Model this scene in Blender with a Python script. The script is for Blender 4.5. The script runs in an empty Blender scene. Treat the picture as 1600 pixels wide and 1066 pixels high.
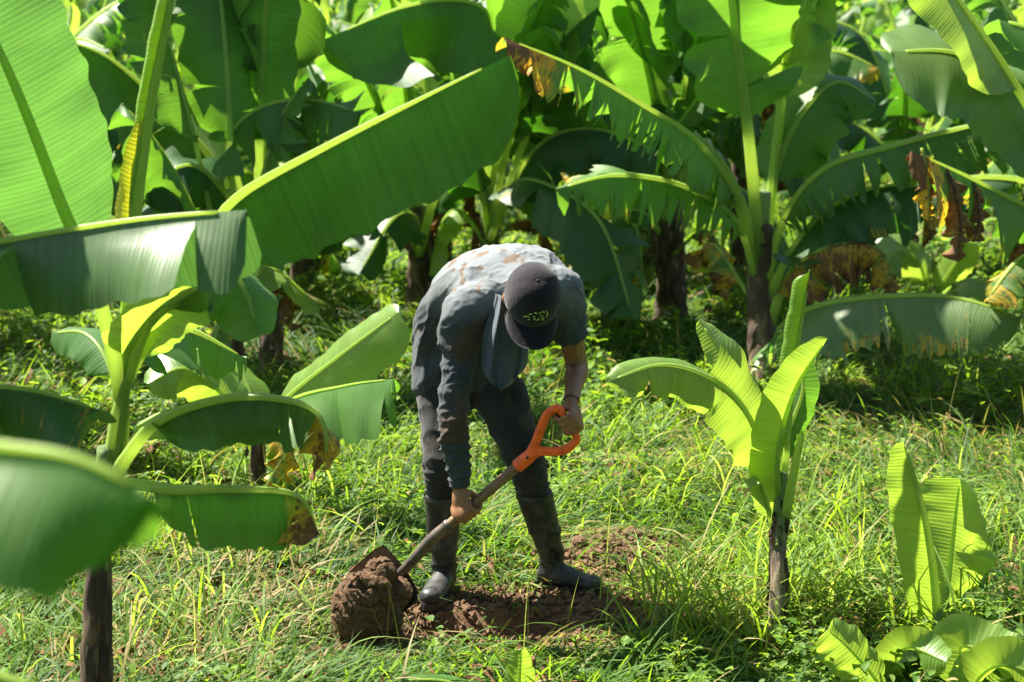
import bpy, math, random
import numpy as np
from mathutils import Vector
SC = bpy.context.scene
R = math.radians
# ------------------------------------------------------------------ camera, sky, sun, exposure
FPX = 2640.0; CAMH = 2.0; PITCH = R(10)
cd = bpy.data.cameras.new('camera'); cam = bpy.data.objects.new('camera', cd); SC.collection.objects.link(cam)
cam.location = (0, 0, CAMH); cam.rotation_euler = (R(80), 0, 0)
cd.sensor_width = 36; cd.lens = FPX/1600*36; cd.clip_end = 2000; cd.clip_start = .05
cd.dof.use_dof = True; cd.dof.focus_distance = 5.75; cd.dof.aperture_fstop = 3.6
SC.camera = cam
SUN = np.array([-.60, .42, 1.04]); SUN /= np.linalg.norm(SUN)
w = bpy.data.worlds.new('World'); SC.world = w; w.use_nodes = True
nt = w.node_tree; bg = nt.nodes['Background']; st = nt.nodes.new('ShaderNodeTexSky'); st.sky_type = 'NISHITA'
st.sun_disc = False; st.sun_elevation = math.asin(SUN[2]); st.sun_rotation = math.atan2(SUN[0], SUN[1])
nt.links.new(st.outputs[0], bg.inputs[0]); bg.inputs[1].default_value = .05
sl = bpy.data.lights.new('sun', 'SUN'); sl.energy = 5.0; sl.angle = R(.55); sl.color = (1, .94, .83)
so = bpy.data.objects.new('sun', sl); SC.collection.objects.link(so)
so.rotation_euler = Vector(SUN).to_track_quat('Z', 'Y').to_euler()
SC.view_settings.view_transform = 'Standard'; SC.view_settings.look = 'None'; SC.view_settings.exposure = 2.0
SC.cycles.max_bounces = 8; SC.cycles.transmission_bounces = 5; SC.cycles.transparent_max_bounces = 6

# ------------------------------------------------------------------ helpers
sp_, cp_ = math.sin(PITCH), math.cos(PITCH)
def at(px, py, Y):
    r = np.array([(px-800)/FPX, cp_ - (py-533)/FPX*sp_, -sp_ - (py-533)/FPX*cp_])
    r *= Y/r[1]
    return np.array([r[0], r[1], r[2]+CAMH])
def gp(px, py, z=0.0):
    r = np.array([(px-800)/FPX, cp_ - (py-533)/FPX*sp_, -sp_ - (py-533)/FPX*cp_])
    r *= (z-CAMH)/r[2]
    return np.array([r[0], r[1], z])
def nrm(v): v = np.asarray(v, float); return v/(np.linalg.norm(v)+1e-12)
def sstep(x, a, b): x = np.clip((x-a)/(b-a), 0, 1); return x*x*(3-2*x)
def hash2(i, j, s): 
    x = np.sin(i*127.1+j*311.7+s*74.7)*43758.5453; return x-np.floor(x)
def vnoise(x, y, s=0):
    i = np.floor(x); j = np.floor(y); fx = x-i; fy = y-j
    fx = fx*fx*(3-2*fx); fy = fy*fy*(3-2*fy)
    return (hash2(i, j, s)*(1-fx)+hash2(i+1, j, s)*fx)*(1-fy)+(hash2(i, j+1, s)*(1-fx)+hash2(i+1, j+1, s)*fx)*fy
def fbm(x, y, s=0, o=4):
    t = 0; a = .5
    for k in range(o): t = t+a*vnoise(x, y, s+k*7); x = x*2.03; y = y*2.03; a *= .5
    return t
def mesh_np(name, V, F, mat, parent=None, loc=None, smooth=True, attrs=None, uv=None):
    """V (n,3) world coordinates; F (m,4) or (m,3) array, or list of arrays"""
    me = bpy.data.meshes.new(name)
    V = np.asarray(V, np.float32)
    if loc is not None: V = V-np.asarray(loc, np.float32)
    Fs = F if isinstance(F, list) else [F]
    Fs = [np.asarray(f, np.int32) for f in Fs if len(f)]
    idx = np.concatenate([f.ravel() for f in Fs]); cnt = np.concatenate([np.full(len(f), f.shape[1], np.int32) for f in Fs])
    me.vertices.add(len(V)); me.vertices.foreach_set('co', V.ravel())
    me.loops.add(len(idx)); me.loops.foreach_set('vertex_index', idx)
    me.polygons.add(len(cnt)); st = np.zeros(len(cnt), np.int32); st[1:] = np.cumsum(cnt)[:-1]
    me.polygons.foreach_set('loop_start', st)
    try: me.polygons.foreach_set('loop_total', cnt)
    except Exception: pass
    me.polygons.foreach_set('use_smooth', np.full(len(cnt), smooth))
    if uv is not None:
        l = me.uv_layers.new(name='UVMap'); l.data.foreach_set('uv', np.asarray(uv, np.float32)[idx].ravel())
    if attrs:
        for k, a in attrs.items():
            at_ = me.attributes.new(k, 'FLOAT', 'POINT'); at_.data.foreach_set('value', np.asarray(a, np.float32))
    me.update(calc_edges=True); me.validate()
    if mat: me.materials.append(mat)
    o = bpy.data.objects.new(name, me); SC.collection.objects.link(o)
    if parent is not None: o.parent = parent
    return o
def tag(o, label=None, cat=None, group=None, kind=None):
    if label: o['label'] = label
    if cat: o['category'] = cat
    if group: o['group'] = group
    if kind: o['kind'] = kind
    return o
def thing(name, loc, label, cat, group=None, rz=0):
    o = bpy.data.objects.new(name, None); SC.collection.objects.link(o); o.empty_display_size = .1
    o.location = [float(c) for c in loc]; o.rotation_euler = (0, 0, rz)
    return tag(o, label, cat, group)
def curve(P, n):
    """Catmull-Rom through P, n samples by arc length"""
    P = np.array(P, float)
    if len(P) == 2: P = np.array([P[0], (P[0]+P[1])/2, P[1]])
    Q = np.vstack([2*P[0]-P[1], P, 2*P[-1]-P[-2]]); out = []
    for i in range(1, len(Q)-2):
        t = np.linspace(0, 1, 24, endpoint=False)[:, None]
        a, b, c, d = Q[i-1], Q[i], Q[i+1], Q[i+2]
        out.append(.5*((2*b)+(-a+c)*t+(2*a-5*b+4*c-d)*t**2+(-a+3*b-3*c+d)*t**3))
    out.append(P[-1][None]); out = np.vstack(out)
    s = np.r_[0, np.cumsum(np.linalg.norm(np.diff(out, axis=0), axis=1))]
    u = np.linspace(0, s[-1], n)
    C = np.stack([np.interp(u, s, out[:, k]) for k in range(3)], 1)
    return C, s[-1]
def frames(C, up):
    T = np.gradient(C, axis=0); T /= np.linalg.norm(T, axis=1)[:, None]+1e-9
    U = np.broadcast_to(np.asarray(up, float), C.shape) if np.ndim(up) == 1 else np.asarray(up)
    U = U-(U*T).sum(1)[:, None]*T; U = U/(np.linalg.norm(U, axis=1)[:, None]+1e-9)
    return T, np.cross(T, U), U
def grid_faces(n, m, off=0, wrap=False):
    i, j = np.meshgrid(np.arange(n-1), np.arange(m if wrap else m-1), indexing='ij'); j2 = (j+1) % m
    return (np.stack([i*m+j, i*m+j2, (i+1)*m+j2, (i+1)*m+j], -1).reshape(-1, 4)+off)
def tube_np(P, rad, up=(0, 0, 1), n=24, m=10, flat=1.0, caps=True, squash=None, groove=0):
    """rad: list interpolated along; entries r or (a,b) = half-size along side / up"""
    C, L = curve(P, n); T, S, U = frames(C, up)
    rad = np.array([(r, r*flat) if np.isscalar(r) else r for r in rad], float)
    q = np.linspace(0, 1, len(rad)); u = np.linspace(0, 1, n)
    a = np.interp(u, q, rad[:, 0]); b = np.interp(u, q, rad[:, 1])
    ph = np.linspace(0, 2*math.pi, m, endpoint=False)
    g = 1-groove*np.exp(-((ph-math.pi/2)/.5)**2)
    V = C[:, None]+S[:, None]*(a[:, None]*np.cos(ph))[..., None]+U[:, None]*(b[:, None]*np.sin(ph)*g)[..., None]
    V = V.reshape(-1, 3); F = grid_faces(n, m, 0, True)
    uv = np.stack([np.tile(ph/(2*math.pi), n), np.repeat(u*L, m)], 1)
    tris = np.zeros((0, 3), int)
    if caps:
        V = np.vstack([V, C[0]-T[0]*min(a[0], b[0])*.4, C[-1]+T[-1]*min(a[-1], b[-1])*.4]); k = n*m
        uv = np.vstack([uv, [0, 0], [0, L]])
        j = np.arange(m); j2 = (j+1) % m
        tris = np.vstack([np.stack([j2, j, np.full(m, k)], 1), np.stack([(n-1)*m+j, (n-1)*m+j2, np.full(m, k+1)], 1)])
    return V, F, tris, uv
class Geo:
    def __init__(s): s.V = []; s.Q = []; s.T = []; s.uv = []; s.n = 0
    def add(s, V, Q, T=None, uv=None):
        s.V.append(V); s.Q.append(np.asarray(Q).reshape(-1, 4)+s.n)
        if T is not None and len(T): s.T.append(np.asarray(T)+s.n)
        s.uv.append(uv if uv is not None else np.zeros((len(V), 2))); s.n += len(V); return s
    def tube(s, *a, **k): V, F, t, uv = tube_np(*a, **k); return s.add(V, F, t, uv)
    def faces(s): return [np.vstack(s.Q)]+([np.vstack(s.T)] if s.T else [])
    def obj(s, name, mat, parent=None, loc=None, **k): return mesh_np(name, np.vstack(s.V), s.faces(), mat, parent, loc, uv=np.vstack(s.uv), **k)
def ellipsoid(c, ax, m=20, n=12):
    """ax: three vectors (with length)"""
    th = np.linspace(0, math.pi, n+1)[1:-1]; ph = np.linspace(0, 2*math.pi, m, endpoint=False)
    ax = np.array(ax, float); c = np.array(c, float)
    V = np.array([c+ax[0]*math.sin(t)*math.cos(p)+ax[1]*math.sin(t)*math.sin(p)+ax[2]*math.cos(t) for t in th for p in ph])
    F = grid_faces(n-1, m, 0, True); k = len(V)
    V = np.vstack([V, c+ax[2], c-ax[2]]); j = np.arange(m); j2 = (j+1) % m
    T = np.vstack([np.stack([j2, j, np.full(m, k)], 1)[:, ::1], np.stack([(n-2)*m+j, (n-2)*m+j2, np.full(m, k+1)], 1)])
    return V, F, T
def fuse(name, geo, mat, parent, loc, voxel, smooth=4, disp=None, label=None, attrs=None):
    """voxel-fuse overlapping closed pieces into one continuous skin, then optional displacement along normals"""
    o = geo.obj('tmp', None)
    # outward normals
    m1 = o.modifiers.new('r', 'REMESH'); m1.mode = 'VOXEL'; m1.voxel_size = voxel; m1.use_smooth_shade = True
    if smooth: m2 = o.modifiers.new('s', 'SMOOTH'); m2.iterations = smooth; m2.factor = .5
    dg = bpy.context.evaluated_depsgraph_get(); me = bpy.data.meshes.new_from_object(o.evaluated_get(dg))
    bpy.data.objects.remove(o)
    n = len(me.vertices); co = np.zeros(n*3, np.float32); me.vertices.foreach_get('co', co); co = co.reshape(-1, 3)
    if disp is not None:
        no = np.zeros(n*3, np.float32); me.vertices.foreach_get('normal', no); no = no.reshape(-1, 3)
        d = disp(co.astype(float), no.astype(float))
        co = co+(no*d[:, None] if d.ndim == 1 else d)
    if attrs is not None:
        for k, a in attrs(co.astype(float)).items():
            q = me.attributes.new(k, 'FLOAT', 'POINT'); q.data.foreach_set('value', a.astype(np.float32))
    co = co-np.asarray(loc, np.float32)
    me.vertices.foreach_set('co', co.astype(np.float32).ravel()); me.name = name; me.materials.clear(); me.materials.append(mat)
    me.polygons.foreach_set('use_smooth', np.full(len(me.polygons), True)); me.update()
    q = bpy.data.objects.new(name, me); SC.collection.objects.link(q); q.parent = parent
    if label: q['label'] = label
    return q

# ------------------------------------------------------------------ materials
def newmat(name):
    m = bpy.data.materials.new(name); m.use_nodes = True; nt = m.node_tree; nt.nodes.clear()
    out = nt.nodes.new('ShaderNodeOutputMaterial'); return m, nt, out
class N:
    def __init__(s, nt): s.nt = nt
    def n(s, t, ins=None, **k):
        x = s.nt.nodes.new('ShaderNode'+t)
        for a, b in k.items(): setattr(x, a, b)
        for a, b in (ins or {}).items():
            if isinstance(b, bpy.types.NodeSocket): s.nt.links.new(b, x.inputs[a])
            else: x.inputs[a].default_value = b
        return x
    def math(s, op, a, b=0.0, c=0.0, clamp=False):
        x = s.n('Math', operation=op, use_clamp=clamp)
        for i, v in enumerate((a, b, c)):
            if isinstance(v, bpy.types.NodeSocket): s.nt.links.new(v, x.inputs[i])
            else: x.inputs[i].default_value = v
        return x.outputs[0]
    def mix(s, f, a, b):
        x = s.n('Mix', data_type='RGBA')
        for i, v in ((0, f), (6, a), (7, b)):
            if isinstance(v, bpy.types.NodeSocket): s.nt.links.new(v, x.inputs[i])
            else: x.inputs[i].default_value = v if i == 0 else (*v, 1)[:4]
        return x.outputs[2]
    def noise(s, vec, scale, detail=3, rough=.5, dist=0):
        x = s.n('TexNoise', {'Scale': scale, 'Detail': detail, 'Roughness': rough, 'Distortion': dist})
        if vec is not None: s.nt.links.new(vec, x.inputs['Vector'])
        return x.outputs['Fac']
    def ramp(s, f, stops):
        x = s.n('ValToRGB'); s.nt.links.new(f, x.inputs[0]); e = x.color_ramp.elements
        while len(e) < len(stops): e.new(.5)
        for el, (p, c) in zip(e, stops): el.position = p; el.color = (*c, 1)[:4] if not np.isscalar(c) else (c, c, c, 1)
        return x.outputs[0]
    def attr(s, name): return s.n('Attribute', attribute_name=name).outputs['Fac']
    def mapv(s, vec, sc): return s.n('Mapping', {'Vector': vec, 'Scale': sc}).outputs[0]

def leaf_material(name, top, under, trans, gloss=.36, transf=.42, spec=.5):
    m, nt, out = newmat(name); g = N(nt)
    uv = g.n('UVMap').outputs[0]; geo = g.n('NewGeometry'); oi = g.n('ObjectInfo')
    pos = g.n('TexCoord').outputs['Object']
    fine = g.noise(g.mapv(uv, (2.0, 300, 1)), 1, 2, .6)
    med = g.noise(g.mapv(uv, (1.2, 55, 1)), 1, 3, .6)
    broad = g.noise(g.mapv(uv, (2.5, 5, 1)), 1, 3, .5)
    v = g.math('ADD', g.math('MULTIPLY', med, .75), g.math('MULTIPLY', fine, .35))
    v = g.math('ADD', g.math('MULTIPLY', v, 1.0), g.math('MULTIPLY', g.math('SUBTRACT', oi.outputs['Random'], .5), .35))
    v = g.math('ADD', v, g.math('MULTIPLY', g.math('SUBTRACT', broad, .5), .5))
    k = g.ramp(v, [(.15, (.68,)*3), (.5, (1,)*3), (.9, (1.35,)*3)])
    def mul(c): 
        x = g.n('Mix', data_type='RGBA', blend_type='MULTIPLY'); x.inputs[0].default_value = 1; x.inputs[6].default_value = (*c, 1); nt.links.new(k, x.inputs[7]); return x.outputs[2]
    yel = g.math('MULTIPLY', oi.outputs['Random'], .5)
    ct = g.mix(yel, mul(top), tuple(np.array(top)*(1.45, 1.12, .8)))
    base = g.mix(geo.outputs['Backfacing'], ct, mul(under))
    # yellowing, then browning, with its own ragged outline
    dn = g.noise(pos, 9, 5, .7); ds = g.noise(g.mapv(uv, (3, 60, 1)), 1, 2, .6)
    dry = g.attr('dry')
    dv = g.math('ADD', dry, g.math('MULTIPLY', g.math('SUBTRACT', g.math('ADD', g.math('MULTIPLY', dn, .6), g.math('MULTIPLY', ds, .4)), .5), 1.7))
    fy = g.ramp(dv, [(.30, 0.), (.50, 1.)]); fb = g.ramp(dv, [(.52, 0.), (.66, 1.)]); 
    spots = g.n('TexVoronoi', {'Vector': pos, 'Scale': 26.0}).outputs['Distance']
    sp = g.math('MULTIPLY', g.math('LESS_THAN', spots, .22), g.math('GREATER_THAN', dv, .28))
    brown = g.mix(ds, (.04, .020, .010), (.32, .155, .055))
    c1 = g.mix(fy, base, (.55, .36, .03)); fbr = g.math('MAXIMUM', fb, sp); c2 = g.mix(fbr, c1, brown)
    t1 = g.mix(fy, mul(trans), (.85, .5, .03)); t2 = g.mix(fbr, t1, (.10, .035, .01))
    vy = g.n('SeparateXYZ', {0: uv}).outputs[1]
    stripe = g.math('SINE', g.math('ADD', g.math('MULTIPLY', vy, 480.0), g.math('MULTIPLY', med, 9.0)))
    h = g.math('ADD', g.math('MULTIPLY', stripe, .16), g.math('ADD', g.math('MULTIPLY', med, .8), g.math('MULTIPLY', fine, .25)))
    bmp = g.n('Bump', {'Height': h, 'Strength': .30, 'Distance': .006}).outputs[0]
    rough = g.math('ADD', gloss, g.math('MULTIPLY', fbr, .4))
    rough = g.math('ADD', rough, g.math('MULTIPLY', g.math('SUBTRACT', broad, .5), .15))
    p = g.n('BsdfPrincipled', {'Base Color': c2, 'Roughness': rough, 'Normal': bmp, 'Specular IOR Level': spec})
    tr = g.n('BsdfTranslucent', {'Color': t2, 'Normal': bmp})
    ms = g.n('MixShader', {0: g.math('SUBTRACT', transf, g.math('MULTIPLY', fbr, .25)), 1: p.outputs[0], 2: tr.outputs[0]})
    nt.links.new(ms.outputs[0], out.inputs[0]); return m
M = {}
M['leaf'] = leaf_material('banana_leaf', (.060, .145, .034), (.075, .165, .045), (.18, .41, .025), transf=.40, gloss=.50, spec=.42)
M['waxy'] = leaf_material('waxy_banana_leaf', (.085, .165, .050), (.080, .165, .060), (.15, .36, .05), transf=.34, gloss=.47, spec=.5)
M['young'] = leaf_material('young_banana_leaf', (.14, .25, .05), (.22, .32, .12), (.42, .62, .05), transf=.42, spec=.6)
M['dark'] = leaf_material('shade_dark_banana_leaf', (.024, .078, .020), (.042, .11, .034), (.08, .26, .010), transf=.32, gloss=.48, spec=.45)  # darker copy of the leaf, with shade put into its colour
M['yellow'] = leaf_material('yellowing_banana_leaf', (.40, .38, .05), (.42, .40, .08), (.85, .78, .03), transf=.45)

def rib_material():
    m, nt, out = newmat('midrib_green'); g = N(nt)
    uv = g.n('UVMap').outputs[0]; pos = g.n('TexCoord').outputs['Object']
    a = g.noise(g.mapv(uv, (14, 3, 1)), 1, 3); b = g.noise(pos, 12, 4, .7); dry = g.attr('dry')
    c = g.mix(a, (.24, .38, .09), (.38, .50, .16))
    f = g.ramp(g.math('ADD', dry, g.math('MULTIPLY', g.math('SUBTRACT', b, .5), .9)), [(.4, 0.), (.6, 1.)])
    c = g.mix(f, c, (.13, .075, .035))
    p = g.n('BsdfPrincipled', {'Base Color': c, 'Roughness': .38, 'Subsurface Weight': .15, 'Subsurface Radius': (.02, .03, .005), 'Subsurface Scale': .3})
    tr = g.n('BsdfTranslucent', {'Color': g.mix(f, (.80, .95, .30), (.2, .1, .03))}); ms = g.n('MixShader', {0: .62, 1: p.outputs[0], 2: tr.outputs[0]})
    nt.links.new(ms.outputs[0], out.inputs[0]); return m
M['rib'] = rib_material()
def trunk_material(name, brownness):
    m, nt, out = newmat(name); g = N(nt)
    uv = g.n('UVMap').outputs[0]; pos = g.n('TexCoord').outputs['Object']
    fib = g.noise(g.mapv(uv, (70, 5, 1)), 1, 5, .65, .3); patch = g.noise(g.mapv(uv, (5, 2.2, 1)), 1, 4, .6, .8)
    z = g.attr('h')     # 0 foot .. 1 crown
    grn = g.mix(fib, (.10, .19, .045), (.30, .42, .13)); brn = g.mix(fib, (.010, .006, .004), (.15, .09, .05))
    tan = g.mix(fib, (.10, .06, .03), (.36, .25, .14))
    f = g.math('ADD', g.math('MULTIPLY', patch, 1.2), g.math('SUBTRACT', brownness, g.math('MULTIPLY', z, 1.15)))
    ff = g.ramp(f, [(.42, 0.), (.52, 1.)])
    p2 = g.ramp(g.noise(g.mapv(uv, (4, 3, 1)), 2.1, 4, .6, 1), [(.5, 0.), (.62, 1.)])
    c = g.mix(ff, grn, g.mix(p2, brn, tan))
    bmp = g.n('Bump', {'Height': fib, 'Strength': .9, 'Distance': .012}).outputs[0]
    p = g.n('BsdfPrincipled', {'Base Color': c, 'Roughness': g.math('ADD', .42, g.math('MULTIPLY', ff, .4)), 'Normal': bmp})
    nt.links.new(p.outputs[0], out.inputs[0]); return m
M['trunk'] = trunk_material('pseudostem', .72)
M['trunk_dark'] = trunk_material('old_pseudostem', 1.0); M['trunk_green'] = trunk_material('green_pseudostem', .42)
def tan_material():
    m, nt, out = newmat('dry_sheathed_stem'); g = N(nt); uv = g.n('UVMap').outputs[0]
    fib = g.noise(g.mapv(uv, (40, 6, 1)), 1, 5, .7, .5); pt = g.noise(g.mapv(uv, (4, 6, 1)), 1, 4, .6, 1); z = g.attr('h')
    c = g.mix(fib, (.12, .08, .045), (.55, .44, .28)); gr = g.mix(fib, (.12, .20, .05), (.30, .40, .13))
    c = g.mix(g.ramp(pt, [(.45, 0.), (.6, .8)]), c, (.05, .03, .02)); c = g.mix(g.ramp(g.math('ADD', z, g.math('MULTIPLY', g.math('SUBTRACT', pt, .5), .5)), [(.6, 0.), (.75, 1.)]), c, gr)
    bmp = g.n('Bump', {'Height': fib, 'Strength': 1.0, 'Distance': .012}).outputs[0]
    p = g.n('BsdfPrincipled', {'Base Color': c, 'Roughness': .75, 'Normal': bmp}); nt.links.new(p.outputs[0], out.inputs[0]); return m
M['trunk_tan'] = tan_material()
def grass_material():
    m, nt, out = newmat('grass_blades'); g = N(nt)
    t = g.attr('tint'); d = g.attr('dry')
    c = g.ramp(t, [(0, (.025, .070, .014)), (.45, (.075, .150, .024)), (.8, (.15, .25, .035)), (1, (.24, .31, .07))])
    tt = g.ramp(t, [(0, (.13, .30, .015)), (.5, (.38, .60, .02)), (1, (.68, .82, .12))])
    c = g.mix(d, c, (.36, .27, .12)); tt = g.mix(d, tt, (.40, .26, .08))
    p = g.n('BsdfPrincipled', {'Base Color': c, 'Roughness': .55, 'Specular IOR Level': .18})
    tr = g.n('BsdfTranslucent', {'Color': tt}); ms = g.n('MixShader', {0: .38, 1: p.outputs[0], 2: tr.outputs[0]})
    nt.links.new(ms.outputs[0], out.inputs[0]); return m
M['grass'] = grass_material()
def soil_material(name, dark, light, sc=1.0, bump=1.0):
    m, nt, out = newmat(name); g = N(nt)
    pos = g.n('TexCoord').outputs['Object']
    a = g.noise(pos, 14*sc, 8, .7); b = g.noise(pos, 90*sc, 5, .7); c_ = g.noise(pos, 3*sc, 4, .6)
    v = g.math('ADD', g.math('MULTIPLY', a, .5), g.math('MULTIPLY', b, .5))
    c = g.ramp(v, [(.3, dark), (.62, light)])
    c = g.mix(g.ramp(c_, [(.4, 0.), (.65, .45)]), c, tuple(np.array(dark)*.7))
    bmp = g.n('Bump', {'Height': g.math('ADD', a, g.math('MULTIPLY', b, .5)), 'Strength': bump, 'Distance': .02}).outputs[0]
    p = g.n('BsdfPrincipled', {'Base Color': c, 'Roughness': .95, 'Normal': bmp, 'Specular IOR Level': .2})
    nt.links.new(p.outputs[0], out.inputs[0]); return m
M['soil'] = soil_material('soil', (.030, .020, .012), (.13, .085, .05))
M['clod'] = soil_material('clay_soil', (.06, .034, .019), (.27, .165, .095), 1.6)
M['mound'] = soil_material('red_soil', (.075, .045, .026), (.30, .185, .11), 1.4)
M['litter'] = soil_material('dead_leaf_litter', (.06, .028, .015), (.34, .18, .09), 1.5)
def cloth_material(name, c0, c1, stain=None, weave=900, rough=.9, stain_amt=.5, lo=.35, hi=.7):
    m, nt, out = newmat(name); g = N(nt)
    pos = g.n('TexCoord').outputs['Object']
    a = g.noise(pos, 7, 5, .6); b = g.noise(pos, weave, 2, .5); cr = g.noise(pos, 45, 4, .6, .6)
    c = g.ramp(a, [(lo, c0), (hi, c1)])
    if stain:
        s = g.noise(pos, 11, 3, .55); s2 = g.noise(pos, 3.1, 2, .5)
        f = g.ramp(g.math('ADD', g.math('MULTIPLY', s, .7), g.math('MULTIPLY', s2, .4)), [(.60, 0.), (.66, stain_amt)])
        c = g.mix(f, c, stain)
    h = g.math('ADD', g.math('MULTIPLY', b, .15), g.math('MULTIPLY', cr, .8))
    bmp = g.n('Bump', {'Height': h, 'Strength': .5, 'Distance': .006}).outputs[0]
    p = g.n('BsdfPrincipled', {'Base Color': c, 'Roughness': rough, 'Normal': bmp, 'Specular IOR Level': .25, 'Sheen Weight': .15})
    nt.links.new(p.outputs[0], out.inputs[0]); return m
def shirt_material():
    m, nt, out = newmat('lit_top_shirt'); g = N(nt); pos = g.n('TexCoord').outputs['Object']
    a = g.noise(pos, 16, 5, .6); b = g.noise(pos, 900, 2); mud = g.attr('mud'); lit_top = g.attr('lit_top'); n2 = g.noise(pos, 9, 4, .55); n3 = g.noise(pos, 21, 3, .5)
    ff = g.math('ADD', lit_top, g.math('MULTIPLY', g.math('SUBTRACT', a, .5), .5), clamp=True)
    c = g.mix(ff, (.040, .048, .054), (.155, .171, .180))  # paler toward the top: sunlight put into the cloth colour
    mm = g.ramp(g.math('ADD', mud, g.math('MULTIPLY', g.math('SUBTRACT', n2, .5), 1.1)), [(.42, 0.), (.62, .85)]); c = g.mix(mm, c, (.075, .048, .028))
    sp = g.ramp(g.math('ADD', g.attr('spk'), g.math('ADD', g.math('MULTIPLY', n3, .8), g.math('MULTIPLY', n2, .35))), [(.72, 0.), (.78, .85)]); c = g.mix(sp, c, (.125, .082, .050))
    bmp = g.n('Bump', {'Height': g.math('ADD', g.math('MULTIPLY', b, .2), g.math('MULTIPLY', n3, .4)), 'Strength': .3, 'Distance': .004}).outputs[0]
    p = g.n('BsdfPrincipled', {'Base Color': c, 'Roughness': .9, 'Normal': bmp, 'Specular IOR Level': .2, 'Sheen Weight': .1}); nt.links.new(p.outputs[0], out.inputs[0]); return m
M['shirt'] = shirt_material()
M['towel'] = cloth_material('blue_grey_cloth', (.040, .055, .068), (.075, .095, .11))
M['trouser'] = cloth_material('dark_trousers', (.014, .014, .014), (.034, .034, .032), (.10, .075, .045), stain_amt=.3)
M['cap'] = cloth_material('dark_cap', (.009, .006, .010), (.016, .012, .017), weave=700)
def plain(name, col, rough=.5, spec=.5, noise_sc=30, var=.25, bump=.2, metal=0., col2=None, nlo=.35, nhi=.7, sss=0):
    m, nt, out = newmat(name); g = N(nt)
    pos = g.n('TexCoord').outputs['Object']; a = g.noise(pos, noise_sc, 5, .65)
    c2 = col2 or tuple(np.array(col)*(1+var*2)); c = g.ramp(a, [(nlo, tuple(np.array(col)*(1-var))), (nhi, c2)])
    bmp = g.n('Bump', {'Height': a, 'Strength': bump, 'Distance': .004}).outputs[0]
    p = g.n('BsdfPrincipled', {'Base Color': c, 'Roughness': rough, 'Normal': bmp, 'Specular IOR Level': spec, 'Metallic': metal, 'Subsurface Weight': sss, 'Subsurface Scale': .02})
    nt.links.new(p.outputs[0], out.inputs[0]); return m
M['skin'] = plain('skin', (.25, .115, .052), .48, .45, 55, .18, .25, sss=.1)
M['rubber'] = plain('boot_rubber', (.020, .020, .021), .50, .4, 16, .3, .25, col2=(.085, .082, .075), nlo=.44, nhi=.8)
M['orange'] = plain('orange_plastic', (.95, .13, .020), .42, .5, 40, .18, .12)
M['steel'] = plain('worn_steel', (.10, .095, .09), .42, .5, 25, .3, .2, metal=.6, col2=(.20, .15, .11))
M['black'] = plain('black_cord', (.01, .01, .01), .6)
M['lime'] = plain('lime_thread', (.45, .60, .12), .7)
def wood_material():
    m, nt, out = newmat('shaft_wood'); g = N(nt)
    uv = g.n('UVMap').outputs[0]; a = g.noise(g.mapv(uv, (12, 5, 1)), 1, 5, .65, .5)
    c = g.ramp(a, [(.3, (.07, .035, .018)), (.55, (.21, .12, .06)), (.8, (.34, .23, .13))])
    bmp = g.n('Bump', {'Height': a, 'Strength': .4, 'Distance': .002}).outputs[0]
    p = g.n('BsdfPrincipled', {'Base Color': c, 'Roughness': .6, 'Normal': bmp}); nt.links.new(p.outputs[0], out.inputs[0]); return m
M['wood'] = wood_material()

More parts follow.
